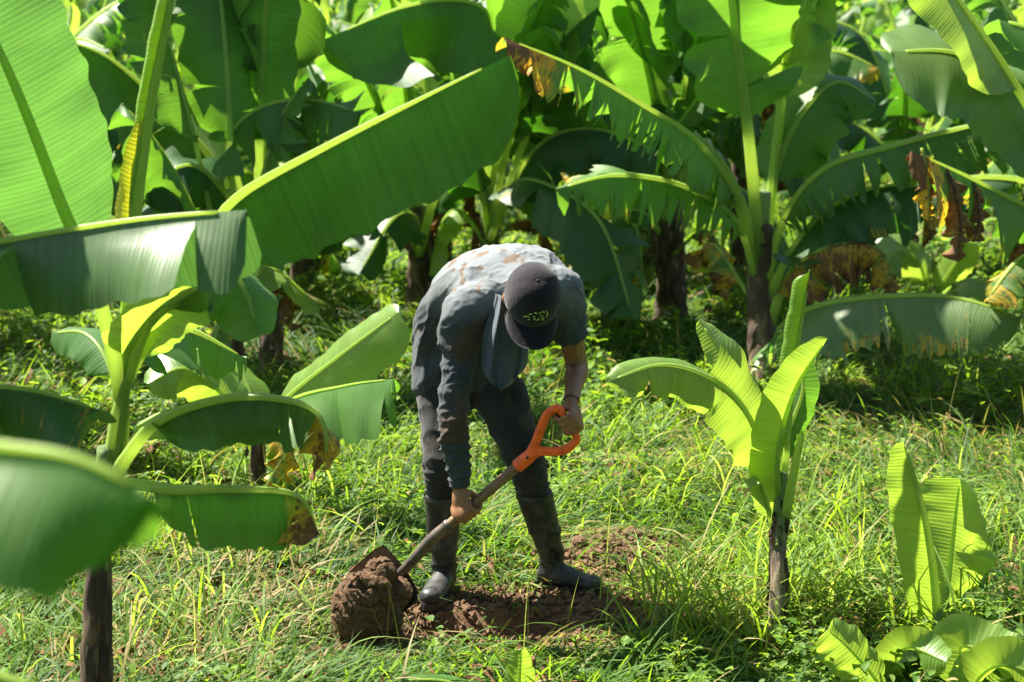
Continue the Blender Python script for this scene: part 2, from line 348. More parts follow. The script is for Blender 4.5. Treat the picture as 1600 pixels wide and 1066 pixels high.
# ------------------------------------------------------------------ banana leaf
def profile(t, tip=.62, base=.16, pw=2.0):
    a = np.clip(t/base, 0, 1); b = np.clip((t-tip)/(1-tip), 0, 1)
    return np.sqrt(np.clip(1-(1-a)**2, 0, 1))*np.sqrt(np.clip(1-b**pw, 0, 1))*(.93+.07*np.sin(t*3.1))
def make_leaf(root, loc, P, W, up=(0, 0, 1), fold=(20, 20), curl=(25, 25), pf=.25, tears=(0, 0), tdrop=.6, tgap=.25, dry=0., drytip=0., dryedge=0.,
              rib=(.018, .004), mat='leaf', seed=0, tip=.62, base=.14, wave=.03, lean=.25, ns=56, nc=9, name='leaf', label=None, ribdry=0., flut=2.):
    rg = np.random.RandomState(seed+11)
    if name == 'dead':
        name = 'dry_leaf'; flut = 26; wave = .16; tgap = max(tgap, .45); curl = (curl[0]+35, curl[1]+35)
    if np.isscalar(W): W = (W, W)
    C, L = curve(P, 160); T, S, U = frames(C, np.asarray(up, float))
    qs = np.linspace(0, 1, 160)
    def samp(A, t):   # t in blade param
        s = pf+np.clip(t, 0, 1)*(1-pf)
        return np.stack([np.interp(s, qs, A[:, k]) for k in range(3)], -1)
    VV = []; FF = []; UV = []; DR = []; n0 = 0
    for side, Wd, fo, cu, nt_ in ((-1, W[0], fold[0], curl[0], tears[0]), (1, W[1], fold[1], curl[1], tears[1])):
        if Wd <= 0: continue
        if nt_ > 0:
            b = np.r_[0, np.cumsum(rg.exponential(1, nt_)+.12)]; b = b/b[-1]
        else: b = np.array([0., 1.])
        p1, p2 = rg.uniform(0, 6.28, 2)
        for k in range(len(b)-1):
            t0, t1 = b[k], b[k+1]; m = max(4, int(math.ceil((t1-t0)*ns))+1)
            t = np.linspace(t0, t1, m)[:, None]; v = np.linspace(0, 1, nc+1)[None, :]
            torn = nt_ > 0; td = rg.uniform(.0, .25) if rg.uniform() < .5 else rg.uniform(.35, .85); g = np.clip((v-td)/(1-td), 0, 1) if torn else 0*v
            ex = rg.uniform(.0, 1.)**1.3*tdrop if torn else 0; tw = rg.uniform(-.5, .5) if torn else 0
            gap = tgap*rg.uniform(.3, 1.4); tc = (t0+t1)/2 + rg.uniform(-.3, .3)*(t1-t0)
            tt = tc+(t-tc)*(1-np.clip(gap*g, 0, .85)) if torn else t+0*v
            if torn: tt = tt+rg.uniform(-.012, .012)*g
            c = samp(C, tt); Tn = samp(T, t+0*v); Sn = samp(S, t+0*v); Un = samp(U, t+0*v)
            rag = 1+.03*np.sin(t*31+p1)+.02*np.sin(t*67+p2)+(rg.uniform(-.18, .06) if torn else 0)
            if torn and dryedge > .2: rag = rag+.10*np.sin(t*210+p1)
            ww = Wd*profile(t, tip, base)*rag
            th = R(fo)+R(cu)*v+R(12)*np.sin(t*9+p1)*v*(.5)+R(flut)*np.sin(t*30+p2)*v
            d = side*Sn*np.cos(th)[..., None]-Un*np.sin(th)[..., None]
            if torn:
                e = np.clip(ex*g*1.2, 0, .97)[..., None]; d = d*(1-e)+e*np.array([0, 0, -1.]); d /= np.linalg.norm(d, axis=-1)[..., None]+1e-9
            step = d*(ww/nc)[..., None]; step[:, 0] = 0
            pos = c+np.cumsum(step, 1)+Tn*(ww*lean*v*(1 if not torn else .8))[..., None]
            nn = np.cross(Tn, d); nn /= np.linalg.norm(nn, axis=-1)[..., None]+1e-9
            off = wave*Wd*v**1.6*(np.sin(t*17+p1)+.6*np.sin(t*41+p2+v*2))
            if torn: off = off+(t-tc)*L*tw*g
            pos = pos+nn*off[..., None]
            VV.append(pos.reshape(-1, 3)); FF.append(grid_faces(m, nc+1, n0)if side > 0 else grid_faces(m, nc+1, n0)[:, ::-1]); n0 += m*(nc+1)
            UV.append(np.stack([(v*side+0*t)*Wd*3+.5, (t*L*(1-pf)+.15*v*Wd+seed*.37)+0*v], -1).reshape(-1, 2))
            dd = dry+drytip*sstep(t, .62, 1.0)+dryedge*sstep(v+0*t, .45, 1.0)+ (rg.uniform(-.15, .2) if (torn and (dry+dryedge+drytip) > .1) else 0)+0*v
            DR.append((dd+0*t).reshape(-1))
    lf = mesh_np(name, np.vstack(VV), np.vstack(FF), M[mat], root, loc, attrs={'dry': np.concatenate(DR)}, uv=np.vstack(UV))
    if label: lf['label'] = label
    Q = C[::3]; Q = np.vstack([Q, C[-1]]) - 0
    V, F, t3, uv = tube_np(C[::8], [rib[0]*1.25, rib[0], rib[0]*.9, rib[0]*.7+rib[1]*.2, (rib[0]+rib[1])*.45, rib[1]], up=np.asarray(up, float), n=40, m=8, groove=.5, flat=.85)
    mesh_np('midrib', V, [F, t3], M['rib'], lf, loc, attrs={'dry': np.full(len(V), ribdry if ribdry else max(0, dry*.7))}, uv=uv)
    return lf
def make_trunk(root, loc, P, r0, r1, mat='trunk', seed=0, flaps=3):
    rg = np.random.RandomState(seed)
    V, F, t3, uv = tube_np(P, [r0*1.15, r0, r0*.95, (r0+r1)/2, r1*1.05, r1], up=(0, 1, 0), n=46, m=22)
    n = 46*22; c = (np.asarray(P[0])+np.asarray(P[-1]))/2
    ph = uv[:, 0]*6.283; z = uv[:, 1]; L = max(uv[:, 1])
    # overlapping leaf sheaths: ridges spiralling slightly up the stem
    bump = np.zeros(len(V))
    for k in range(5):
        a = rg.uniform(0, 6.28)+z/L*rg.uniform(-1.5, 1.5); q = np.mod(ph-a, 6.283)/6.283
        bump += (q*.16*r0)*(.6+.4*np.sin(z/L*5+k))
    bump -= bump.mean()
    C, _ = curve(P, 46); ctr = np.repeat(C, 22, 0); d = V[:n]-ctr; d /= np.linalg.norm(d, axis=1)[:, None]+1e-9
    V[:n] += d*(bump[:n]*.9+r0*.05*np.sin(z[:n]*40+ph[:n]*3))[:, None]
    h = uv[:, 1]/L
    tr = mesh_np('trunk', V, [F, t3], M[mat], root, loc, attrs={'h': h}, uv=uv)
    for k in range(flaps):      # dry sheath strips hanging from the stem
        a = rg.uniform(-2.6, -.5); i = rg.randint(12, 40); dirv = np.array([math.cos(a), math.sin(a), 0])
        p = C[i]+dirv*r0*.85; ln = rg.uniform(.12, .3)
        Pq = [p, p+dirv*r0*.35+np.array([0, 0, -.3*ln]), p+dirv*r0*rg.uniform(.3, .8)+np.array([0, 0, -ln])]
        Cq, Lq = curve(Pq, 10); Tq, Sq, Uq = frames(Cq, dirv); wv = np.linspace(-1, 1, 5)
        wd = r0*rg.uniform(.25, .5)*np.array([1, 1, .95, .9, .8, .7, .6, .45, .3, .1])
        Vf = Cq[:, None]+Sq[:, None]*(wd[:, None]*wv)[..., None]+Uq[:, None]*(wd[:, None]*(.4-.4*wv**2)+.01*rg.randn(10, 5)*.5)[..., None]
        uvf = np.stack(np.meshgrid(np.linspace(0, Lq, 10), wv*.1, indexing='ij'), -1)[..., ::-1].reshape(-1, 2)
        mesh_np('dry_sheath', Vf.reshape(-1, 3), grid_faces(10, 5), M['trunk_dark'], root, loc, attrs={'h': np.zeros(50)}, uv=uvf)
    return tr
GROUPB = 'banana plants of the plantation'
SEED = [100]
def plant(label, base, crown, r0, leaves, mat='trunk', bend=None, flaps=3, r1=None, name='banana_plant', canopy=0, Lc=2.3, pre=None):
    """leaves: list of dicts with pts in pixel+depth"""
    root = thing(name, base, label, 'banana plant', GROUPB)
    SEED[0] += 17
    if True:
        P = [base-np.array([0, 0, .05]), *( [bend] if bend is not None else []), crown]
        make_trunk(root, base, P, r0, r1 or r0*.7, mat, SEED[0], flaps)
    for i, l in enumerate(leaves):
        l = dict(l); pts = l.pop('p'); W = l.pop('W'); SEED[0] += 1
        if pre:
            P0_ = np.array([at(*q) for q in pts]); L0 = np.linalg.norm(np.diff(P0_, axis=0), axis=1).sum(); ex = np.linalg.norm(P0_[0]-at(*pre))
            l['pf'] = (l.get('pf', .25)*L0+ex)/(L0+ex); pts = [pre]+list(pts)
        if base[1] > 11 and l.get('name') != 'dead' and sum(l.get('tears', (0, 0))) < 6 and l.get('mat') != 'young' and i > 0:
            l['tears'] = (10, 12); l['tgap'] = .38; l['tdrop'] = .8; W = (W[0]*.88, W[1]*.88)
        if 'seed' not in l: l['seed'] = SEED[0]
        make_leaf(root, base, [at(*q) for q in pts], W, **l)
    rg = np.random.RandomState(SEED[0])
    for i in range(canopy):      # high leaves over the crown, mostly out of view, added to cast shade
        az = i*2.4+rg.uniform(-.4, .4)+SEED[0]; el = R(rg.uniform(58, 80)); L = Lc*rg.uniform(.85, 1.1); sag = rg.uniform(.35, .75); hd = np.array([math.cos(az), math.sin(az), 0])
        P = [crown-[0, 0, .1]+hd*L*s*math.cos(el)*1.1+np.array([0, 0, L*(s*math.sin(el)-sag*.6*s*s)]) for s in (0, .2, .45, .7, 1)]
        tn = rg.uniform() < .85
        make_leaf(root, base, P, Lc*.115*rg.uniform(.85, 1.15), up=np.array([0, 0, 1.])-hd*.5, fold=(rg.uniform(5, 35),)*2, pf=.3, tears=((rg.randint(9, 20), rg.randint(9, 20)) if tn else (2, 4)), tdrop=.9, tgap=.4,
                  rib=(.026, .006), mat=('leaf' if rg.uniform() < .6 else 'dark'), seed=SEED[0]*3+i, ns=40, nc=6, wave=.06)
    return root

# ------------------------------------------------------------------ ground
PIT = gp(800, 950); MND = gp(965, 868); 
def ground_z(x, y):
    z = .05*(fbm(x*.8, y*.8, 3)-.5)+.03*(fbm(x*3, y*3, 9)-.5)
    f = np.exp(-((x+.05)**2/.9+(y-5.85)**2/.35)); z = z*(1-.8*f)      # trodden where he stands
    z = z-.12*np.exp(-(((x-(-.08))/.26)**4+((y-5.66)/.13)**4))
    z = z+.06*np.exp(-(((x-MND[0])/.30)**2+((y-MND[1])/.26)**2))*(.6+.8*fbm(x*14, y*14, 4))
    return z
def soilness(x, y):      # 0 grass .. 1 bare soil
    s = np.exp(-(((x-.0)/.68)**2+((y-5.75)/.34)**2)*1.1)
    s = np.maximum(s, np.exp(-(((x-MND[0]+.04)/.36)**2+((y-MND[1])/.34)**2)*1.0))
    q = gp(740, 985); s = np.maximum(s, .95*np.exp(-(((x-q[0])/.42)**2+((y-q[1])/.18)**2)))
    q = gp(560, 1010); s = np.maximum(s, .8*np.exp(-(((x-q[0])/.25)**2+((y-q[1])/.12)**2)))
    q = gp(380, 930); s = np.maximum(s, .5*np.exp(-(((x-q[0])/.5)**2+((y-q[1])/.3)**2)))
    return s
def build_ground():
    ys = np.concatenate([np.linspace(1, 4.5, 20), np.linspace(4.6, 7.2, 150), np.linspace(7.3, 14, 70), np.linspace(15, 60, 40), np.array([80, 120, 200, 400, 900])])
    xs = np.concatenate([[-900, -300, -100, -40], np.linspace(-20, -2.2, 40), np.linspace(-2.1, 2.1, 200), np.linspace(2.2, 20, 40), [40, 100, 300, 900]])
    X, Y = np.meshgrid(xs, ys, indexing='xy'); Z = ground_z(X, Y)
    s = soilness(X, Y); Z = Z+s*.03*(fbm(X*25, Y*25, 2)-.5)*(np.abs(X) < 2.3)
    V = np.stack([X, Y, Z], -1).reshape(-1, 3)
    m, nt, out = newmat('ground_soil'); g = N(nt)
    pos = g.n('TexCoord').outputs['Object']
    a = g.noise(pos, 14, 8, .7); b = g.noise(pos, 90, 5, .7); c_ = g.noise(pos, 2, 4, .6); sa = g.attr('soil')
    c = g.ramp(g.math('ADD', g.math('MULTIPLY', a, .5), g.math('MULTIPLY', b, .5)), [(.32, (.04, .022, .012)), (.65, (.27, .155, .085))])
    gr = g.ramp(g.math('ADD', g.math('MULTIPLY', b, .6), g.math('MULTIPLY', c_, .4)), [(.35, (.018, .030, .010)), (.65, (.06, .095, .025))])
    f = g.ramp(g.math('ADD', sa, g.math('MULTIPLY', g.math('SUBTRACT', a, .5), .5)), [(.2, 0.), (.4, 1.)])
    c = g.mix(f, gr, c)
    bmp = g.n('Bump', {'Height': g.math('ADD', a, g.math('MULTIPLY', b, .5)), 'Strength': 1.0, 'Distance': .02}).outputs[0]
    p = g.n('BsdfPrincipled', {'Base Color': c, 'Roughness': .95, 'Normal': bmp, 'Specular IOR Level': .2}); nt.links.new(p.outputs[0], out.inputs[0])
    o = mesh_np('ground', V, grid_faces(len(ys), len(xs))[:, ::-1], m, attrs={'soil': s.reshape(-1)})
    tag(o, 'brown soil ground under the grass', None, None, 'structure')
build_ground()

def blades(rg, x, y, L, az, lift, bend, wid, tint, dry, K=4, zoff=0, tw=None):
    """one strip of K quads per blade; lift = start elevation (rad), bend = total turn downward"""
    n = len(x); z = ground_z(x, y)-.008+zoff
    h = np.stack([np.cos(az), np.sin(az)], 1); sd = np.stack([-h[:, 1], h[:, 0], 0*x], 1)
    tws = rg.uniform(-.9, .9, n)
    rows = []; pos = np.stack([x, y, z], 1)
    for k in range(K+1):
        u = k/K; wk = wid*(1-u**2.2)*(.55+.45*min(1, u*4+.2)) if k < K else wid*.04
        s = sd+np.stack([0*x, 0*x, np.sin(tws)*1], 1)*.7; s /= np.linalg.norm(s, axis=1)[:, None]
        rows.append(pos-s*wk[:, None]/2); rows.append(pos+s*wk[:, None]/2)
        e = lift-bend*u; step = (L/K)
        pos = pos+np.stack([h[:, 0]*np.cos(e)*step, h[:, 1]*np.cos(e)*step, np.sin(e)*step], 1)
        zmin = ground_z(pos[:, 0], pos[:, 1])+.006+.02*hash2(x*9, y*9, 2); pos[:, 2] = np.maximum(pos[:, 2], zmin)
    V = np.stack(rows, 1).reshape(-1, 3); m = 2*(K+1)
    q = np.array([[2*k, 2*k+1, 2*k+3, 2*k+2] for k in range(K)]); F = (np.arange(n)[:, None, None]*m+q[None]).reshape(-1, 4)
    return V, F, np.repeat(tint, m), np.repeat(dry, m)
class Many:
    def __init__(s): s.V = []; s.F = []; s.t = []; s.d = []; s.n = 0
    def add(s, V, F, t, d): s.V.append(V); s.F.append(F+s.n); s.t.append(t); s.d.append(d); s.n += len(V)
    def obj(s, name, mat): return mesh_np(name, np.vstack(s.V), np.vstack(s.F), mat, attrs={'tint': np.concatenate(s.t), 'dry': np.concatenate(s.d)})
def scatter(rg, n, y0, y1, pw=1.0, xm=.335, xo=.4):
    y = y0+(y1-y0)*rg.uniform(0, 1, n)**pw; x = rg.uniform(-1, 1, n)*(xm*y+xo); return x, y
def shortm(x, y):     # trampled and trimmed places: round the worker, in front of the two small plants
    m = 0*x
    for q, a, b in ((gp(1212, 1045), .22, .40), (gp(1465, 1080), .20, .35), (gp(860, 950), .50, .30), (gp(680, 985), .40, .30), (gp(560, 1020), .35, .30)):
        m = np.maximum(m, np.exp(-(((x-q[0])/a)**4+((y-q[1])/b)**4)))
    return m
def build_grass():
    rg = np.random.RandomState(5); G = Many()
    def layer(ntuft, per, y0, y1, Lr, wr, pw=1., K=4, spread=.07, zoff=0, keepsoil=.06, liftr=(.05, 1.15), bendr=(.2, 2.2)):
        x, y = scatter(rg, ntuft, y0, y1, pw)
        den = fbm(x*1.3, y*1.3, 21); keep = (rg.uniform(0, 1, ntuft) < .35+1.1*den)
        s = soilness(x, y)+.25*(fbm(x*6, y*6, 31)-.5); keep &= (s < .33) | (rg.uniform(0, 1, ntuft) < keepsoil)
        x = x[keep]; y = y[keep]; n = len(x)
        X = np.repeat(x, per)+rg.randn(n*per)*spread; Y = np.repeat(y, per)+rg.randn(n*per)*spread
        fld = 6.28*2*fbm(X*.55, Y*.55, 40, 2); az = fld+rg.randn(n*per)*1.0
        Lb = rg.uniform(*Lr, n*per)*(.6+.8*np.repeat(rg.uniform(0, 1, n), per))
        Lb = Lb*(1-.62*shortm(X, Y))
        tf = np.clip(.24+.95*(fbm(X*1.7, Y*1.7, 50)-.45)+rg.randn(n*per)*.17+.1*np.repeat(rg.randn(n), per), 0, 1)
        dr = (rg.uniform(0, 1, n*per) < .04+(.24*sstep(fbm(X*.9, Y*.9, 60), .52, .64)+.06*(X < -.6)*(Y < 7))+.10*(soilness(X, Y) > .12))*rg.uniform(.5, 1, n*per)
        G.add(*blades(rg, X, Y, Lb, az, rg.uniform(*liftr, n*per), rg.uniform(*bendr, n*per), rg.uniform(*wr, n*per), tf, dr, K, zoff))
    layer(5200, 10, 4.7, 8.6, (.08, .24), (.005, .012))
    layer(1000, 8, 4.7, 9.5, (.18, .38), (.007, .013), K=6, spread=.05, keepsoil=.0)
    layer(4200, 9, 4.7, 8.8, (.08, .26), (.003, .007), K=3, liftr=(0, .45), bendr=(-.2, .8), spread=.12, keepsoil=.2)
    layer(6500, 8, 8.2, 15, (.12, .34), (.008, .016), K=4, spread=.10, pw=1.0)
    layer(5500, 7, 14, 34, (.2, .5), (.018, .035), K=3, spread=.2, pw=1.2)
    # thin upright seed stalks
    x, y = scatter(rg, 260, 5, 12); n = len(x)
    G.add(*blades(rg, x, y, rg.uniform(.3, .55, n), rg.uniform(0, 6.28, n), rg.uniform(1.1, 1.5, n), rg.uniform(0, .8, n), rg.uniform(.002, .0035, n), rg.uniform(.6, 1, n), rg.uniform(0, .7, n), 5))
    # denser long grass wrapped about the foot of the small plants
    for q, k, sp in ((gp(1235, 960), 120, .12), (gp(1480, 990), 70, .12), (gp(1330, 900), 200, .25), (gp(1120, 960), 160, .2), (gp(480, 760), 160, .25), (gp(330, 860), 120, .25), (gp(1240, 960), 150, .2), (gp(1290, 800), 160, .3), (gp(1090, 780), 130, .3), (gp(1560, 860), 160, .25), (gp(1130, 1010), 90, .15), (gp(1400, 620), 160, .5), (gp(560, 640), 130, .4), (gp(250, 1000), 140, .25)):
        x = q[0]+rg.randn(k)*sp; y = q[1]+rg.randn(k)*sp*.8
        G.add(*blades(rg, x, y, rg.uniform(.2, .52, k), rg.uniform(0, 6.28, k), rg.uniform(.8, 1.5, k), rg.uniform(.5, 2.2, k), rg.uniform(.006, .012, k), rg.uniform(.35, .95, k), (rg.uniform(0, 1, k) < .08)*.8, 6))
    tag(G.obj('grass', M['grass']), 'long green grass laid and growing over the plantation floor', 'grass', None, 'stuff')
    # broad-leaved weeds: small oval leaves on short stems
    Wd = Many()
    def weeds(nc_, y0, y1, size, per=14):
        x, y = scatter(rg, nc_, y0, y1); keep = (fbm(x*1.1, y*1.1, 77) > .48) & (soilness(x, y) < .10); x = x[keep]; y = y[keep]; n = len(x)*per
        r = np.abs(rg.randn(n))*.07*size/.03; a = rg.uniform(0, 6.28, n); X = np.repeat(x, per)+r*np.cos(a); Y = np.repeat(y, per)+r*np.sin(a)
        Z = ground_z(X, Y)+rg.uniform(.01, .16, n)*size/.03; Ls = size*rg.uniform(.7, 1.7, n)
        az = a+rg.randn(n)*.5; el = rg.uniform(-.5, .6, n); h = np.stack([np.cos(az)*np.cos(el), np.sin(az)*np.cos(el), np.sin(el)], 1)
        s = np.stack([-np.sin(az), np.cos(az), rg.uniform(-.4, .4, n)], 1); p = np.stack([X, Y, Z], 1)
        rows = []
        for u, wq, dz in ((0, .05, 0), (.3, .30, .05), (.65, .25, .03), (1, .02, -.1)):
            c = p+h*(Ls*u)[:, None]+np.array([0, 0, 1])*(Ls*dz)[:, None]
            rows += [c-s*(Ls*wq)[:, None], c, c+s*(Ls*wq)[:, None]]
        V = np.stack(rows, 1); V[:, [1, 4, 7, 10], 2] -= (Ls*.1)[:, None]; V = V.reshape(-1, 3)
        q = np.array([[3*k+j, 3*k+j+1, 3*k+j+4, 3*k+j+3] for k in range(3) for j in range(2)])
        F = (np.arange(n)[:, None, None]*12+q[None]).reshape(-1, 4)
        tf = np.repeat(np.clip(.45+rg.randn(n)*.2, 0, 1), 12); Wd.add(V, F, tf, np.repeat((rg.uniform(0, 1, n) < .03)*.8, 12))
    weeds(820, 4.8, 9, .028, 14); weeds(1200, 8.5, 16, .05, 16); weeds(700, 15, 34, .10)
    tag(Wd.obj('weeds', M['grass']), 'low broad leaved weeds mixed through the grass', 'weeds', None, 'stuff')
    Lt = Many(); n = 3200
    x, y = scatter(rg, n, 4.8, 13, 1.5); k = (fbm(x*1.5, y*1.5, 90) > .47) | ((x < -.55) & (x > -1.7) & (y < 6.6)) ; k &= (shortm(x, y) < .3) & (soilness(x, y) < .3); x = x[k]; y = y[k]; n = len(x)
    V, F, t_, d_ = blades(rg, x, y, rg.uniform(.05, .2, n), rg.uniform(0, 6.28, n), rg.uniform(.1, .7, n), rg.uniform(.2, 1.8, n), rg.uniform(.008, .026, n)*(y/6), rg.uniform(.4, .9, n), np.ones(n), 5, .015)
    V[:, 2] += .03*hash2(V[:, 0]*60, V[:, 1]*60, 4); V[:, 0] += .02*(hash2(V[:, 0]*90, V[:, 2]*90, 6)-.5); Lt.add(V, F, t_, d_)
    tag(Lt.obj('leaf_litter', M['litter']), 'scraps of dead brown banana leaf lying in the grass', 'leaf litter', None, 'stuff')
    # crumbs of soil on the bare patches
    C_ = Geo(); pts = []
    x, y = scatter(rg, 26000, 5.0, 6.6, 1, .2, .2); s = soilness(x, y)+.2*(fbm(x*6, y*6, 31)-.5); k = s > .38; x = x[k]; y = y[k]; n = len(x)
    x = x[:5200]; y = y[:5200]; n = len(x)
    r = .0035+.016*rg.uniform(0, 1, n)**4; base = np.array([[1, 0, 0], [-1, 0, 0], [0, 1, 0], [0, -1, 0], [0, 0, 1], [0, 0, -1.]])
    V = (base[None]*(r[:, None, None]*rg.uniform(.6, 1.3, (n, 6, 1)))); a = rg.uniform(0, 6.28, n); ca, sa = np.cos(a)[:, None], np.sin(a)[:, None]
    V = np.stack([V[..., 0]*ca-V[..., 1]*sa+V[..., 2]*.4, V[..., 0]*sa+V[..., 1]*ca, V[..., 2]-V[..., 0]*.3], -1)+np.stack([x, y, ground_z(x, y)+r*.5], 1)[:, None]
    q = np.array([[0, 2, 4], [2, 1, 4], [1, 3, 4], [3, 0, 4], [2, 0, 5], [1, 2, 5], [3, 1, 5], [0, 3, 5]]); F = (np.arange(n)[:, None, None]*6+q[None]).reshape(-1, 3)
    o = mesh_np('soil_crumbs', V.reshape(-1, 3), F, M['mound'], smooth=False); tag(o, 'loose crumbs of dug reddish soil around the boots', 'soil', None, 'stuff')
build_grass()

# ------------------------------------------------------------------ named plants of the photograph
CAMW = (0, -1, .25)
def D(p, W, **k): return dict(p=p, W=W, **k)
plant('near left banana plant with dark brown stem and huge outstretched leaf behind the worker', at(150, 1238, 4.5)*[1, 1, 0], at(168, 700, 4.5), .047, [
    D([(190, 640, 4.5), (150, 450, 4.45), (100, 330, 4.4), (30, 150, 4.3), (-30, 20, 4.25), (-90, -80, 4.2)], (.17, .20), up=(.3, -1, .2), fold=(-5, 8), curl=(15, 20), pf=.33, rib=(.021, .006), mat='waxy', base=.25),
    D([(190, 600, 4.5), (205, 400, 4.5), (230, 200, 4.47), (262, 20, 4.4), (285, -130, 4.4)], (.05, .17), up=(-.5, -1, 0), fold=(20, 45), curl=(50, 420), pf=.28, rib=(.021, .008), mat='young', wave=0, lean=.6, tip=.5, base=.5),
    D([(200, 420, 4.5), (205, 335, 4.5), (213, 260, 4.48), (222, 185, 4.46)], (.055, .01), up=(0, -1, 0), fold=(10, 10), pf=.05, rib=(.008, .004), mat='yellow', base=.3, tip=.2, wave=0),
    D([(190, 620, 4.5), (250, 500, 4.5), (318, 385, 4.45), (370, 308, 4.38), (510, 228, 4.25), (655, 155, 4.15), (797, 86, 4.05)], (.18, .235), up=(-.45, .1, .9), fold=(55, 84), curl=(20, 8), pf=.33, rib=(.021, .003), mat='leaf', tip=.74, base=.10, wave=.012, flut=3, lean=.1),
    D([(190, 620, 4.5), (250, 470, 4.45), (315, 412, 4.4), (375, 440, 4.35), (405, 525, 4.3)], (.11, .13), up=(0, -.5, .9), fold=(25, 30), curl=(20, 20), pf=.38, rib=(.021, .004), mat='leaf'),
    D([(190, 640, 4.5), (200, 560, 4.5), (250, 490, 4.45), (330, 460, 4.4)], (.10, .12), up=(-.2, .9, .5), fold=(-10, 10), pf=.3, mat='young', rib=(.021, .004)),
    D([(185, 640, 4.6), (215, 560, 4.75), (280, 512, 4.95), (385, 560, 5.2)], (.16, .14), up=(0, -.7, .8), fold=(25, 25), pf=.25, tears=(0, 6), rib=(.021, .003)),
    D([(185, 640, 4.6), (165, 560, 4.7), (130, 520, 4.8), (80, 520, 4.9)], (.08, .08), up=(0, -.7, .8), fold=(20, 20), pf=.25, rib=(.008, .003)),
    D([(182, 745, 4.48), (200, 712, 4.45), (250, 655, 4.38), (340, 624, 4.3), (430, 622, 4.22), (500, 650, 4.18), (512, 735, 4.15)], (.12, .135), up=(0, 0, 1), fold=(40, 80), curl=(20, 12), pf=.26, tears=(4, 7), tdrop=.7, tgap=.14, drytip=.60, rib=(.021, .004), mat='leaf'),
    D([(178, 775, 4.48), (195, 755, 4.46), (270, 764, 4.4), (370, 764, 4.35), (465, 775, 4.3), (500, 835, 4.28)], (.10, .165), up=(0, .1, 1), fold=(50, 84), curl=(10, 8), pf=.22, tears=(0, 5), tdrop=.3, tgap=.08, drytip=.60, rib=(.021, .003), mat='leaf', wave=.05),
], mat='trunk', bend=at(157, 880, 4.5), r1=.026, pre=(166, 800, 4.5))
plant('banana plant off the left edge with one drooping leaf across the left foreground', np.array([-1.9, 3.9, 0]), np.array([-1.85, 3.9, 1.15]), .06, [
    D([(-500, 650, 3.9), (-300, 470, 3.88), (-120, 405, 3.85), (30, 372, 3.8), (220, 342, 3.72), (385, 328, 3.66)], (.17, .215), up=(0, .15, 1), fold=(60, 62), curl=(10, 28), pf=.3, rib=(.013, .006), mat='waxy', tip=.93, base=.1, tears=(0, 3), tdrop=.25, tgap=.03, wave=.035),
    D([(-500, 760, 3.9), (-300, 640, 3.9), (-100, 606, 3.88), (40, 608, 3.84), (170, 645, 3.8)], (.12, .14), up=(0, -.2, 1), fold=(30, 48), curl=(25, 30), pf=.3, tears=(0, 3), tdrop=.3, tgap=.05, drytip=.12, rib=(.012, .004), mat='dark', tip=.9, wave=.08),
    D([(-500, 600, 3.9), (-350, 200, 3.95), (-200, -60, 4.1), (-60, -120, 4.2)], (.25, .25), up=(-.3, 0, 1), pf=.3),
], mat='trunk_dark')
plant('banana plant nearest the camera with blurred leaf hanging at the lower left edge', np.array([-.95, 1.45, 0]), np.array([-.93, 1.45, 1.1]), .05, [
    D([(-900, 1000, 1.44), (-560, 700, 1.44), (-250, 672, 1.44), (0, 695, 1.41), (130, 718, 1.38), (255, 785, 1.35)], (.10, .150), up=(0, .2, 1), fold=(50, 66), curl=(10, 15), pf=.25, rib=(.011, .003), mat='leaf', tip=.78, tears=(0, 5), tdrop=.2, tgap=.10, seed=77),
    D([(-700, 1250, 1.75), (-300, 1070, 1.75), (-80, 1040, 1.72), (100, 1085, 1.7)], (.05, .07), fold=(30, 50), pf=.3, rib=(.009, .003)),
], mat='trunk_dark')
plant('small leafy banana plant whose leaf with bright upturned half points at the worker', gp(402, 775), at(404, 650, 7.25), .042, [
    D([(404, 700, 7.3), (440, 630, 7.2), (530, 556, 7.0), (622, 488, 6.85)], (.10, .17), up=(-.5, -.75, .4), fold=(8, 8), pf=.22, rib=(.010, .003), mat='young', tip=.8, lean=.4),
    D([(404, 700, 7.3), (450, 628, 7.1), (540, 602, 6.85), (615, 592, 6.7)], (.10, .25), up=(0, 0, 1), fold=(30, 58), pf=.25, tears=(0, 6), tgap=.12, tdrop=.5, rib=(.010, .003), mat='leaf', tip=.85),
    D([(404, 700, 7.3), (350, 620, 7.3), (290, 575, 7.2), (230, 600, 7.1)], (.14, .14), up=(0, -.8, .6), fold=(20, 20), pf=.2, rib=(.010, .003), mat='young'),
    D([(404, 710, 7.3), (340, 660, 7.2), (270, 640, 7.1), (205, 670, 7.0)], (.12, .12), up=(0, -.5, .9), fold=(30, 30), pf=.2, rib=(.010, .003), mat='young', tears=(0, 3)),
    D([(404, 700, 7.3), (380, 590, 7.5), (300, 545, 7.6), (250, 590, 7.7)], (.13, .13), up=(0, -.5, .8), fold=(20, 30), pf=.2, rib=(.010, .003), mat='young'),
    D([(408, 670, 7.2), (428, 680, 7.15), (445, 715, 7.1), (428, 772, 7.1)], (.08, .09), up=(.3, -1, .4), fold=(10, 15), pf=.15, dry=.42, rib=(.006, .003), mat='leaf', name='dead', label='yellow dying leaf with brown spots hanging down'),
    D([(408, 690, 7.3), (470, 650, 7.0), (492, 690, 6.95), (490, 752, 6.9)], (.05, .05), up=(0, -1, .2), fold=(30, 40), pf=.3, dry=.8, rib=(.006, .002), name='dead', label='brown withered leaf end'),
], mat='trunk_dark')
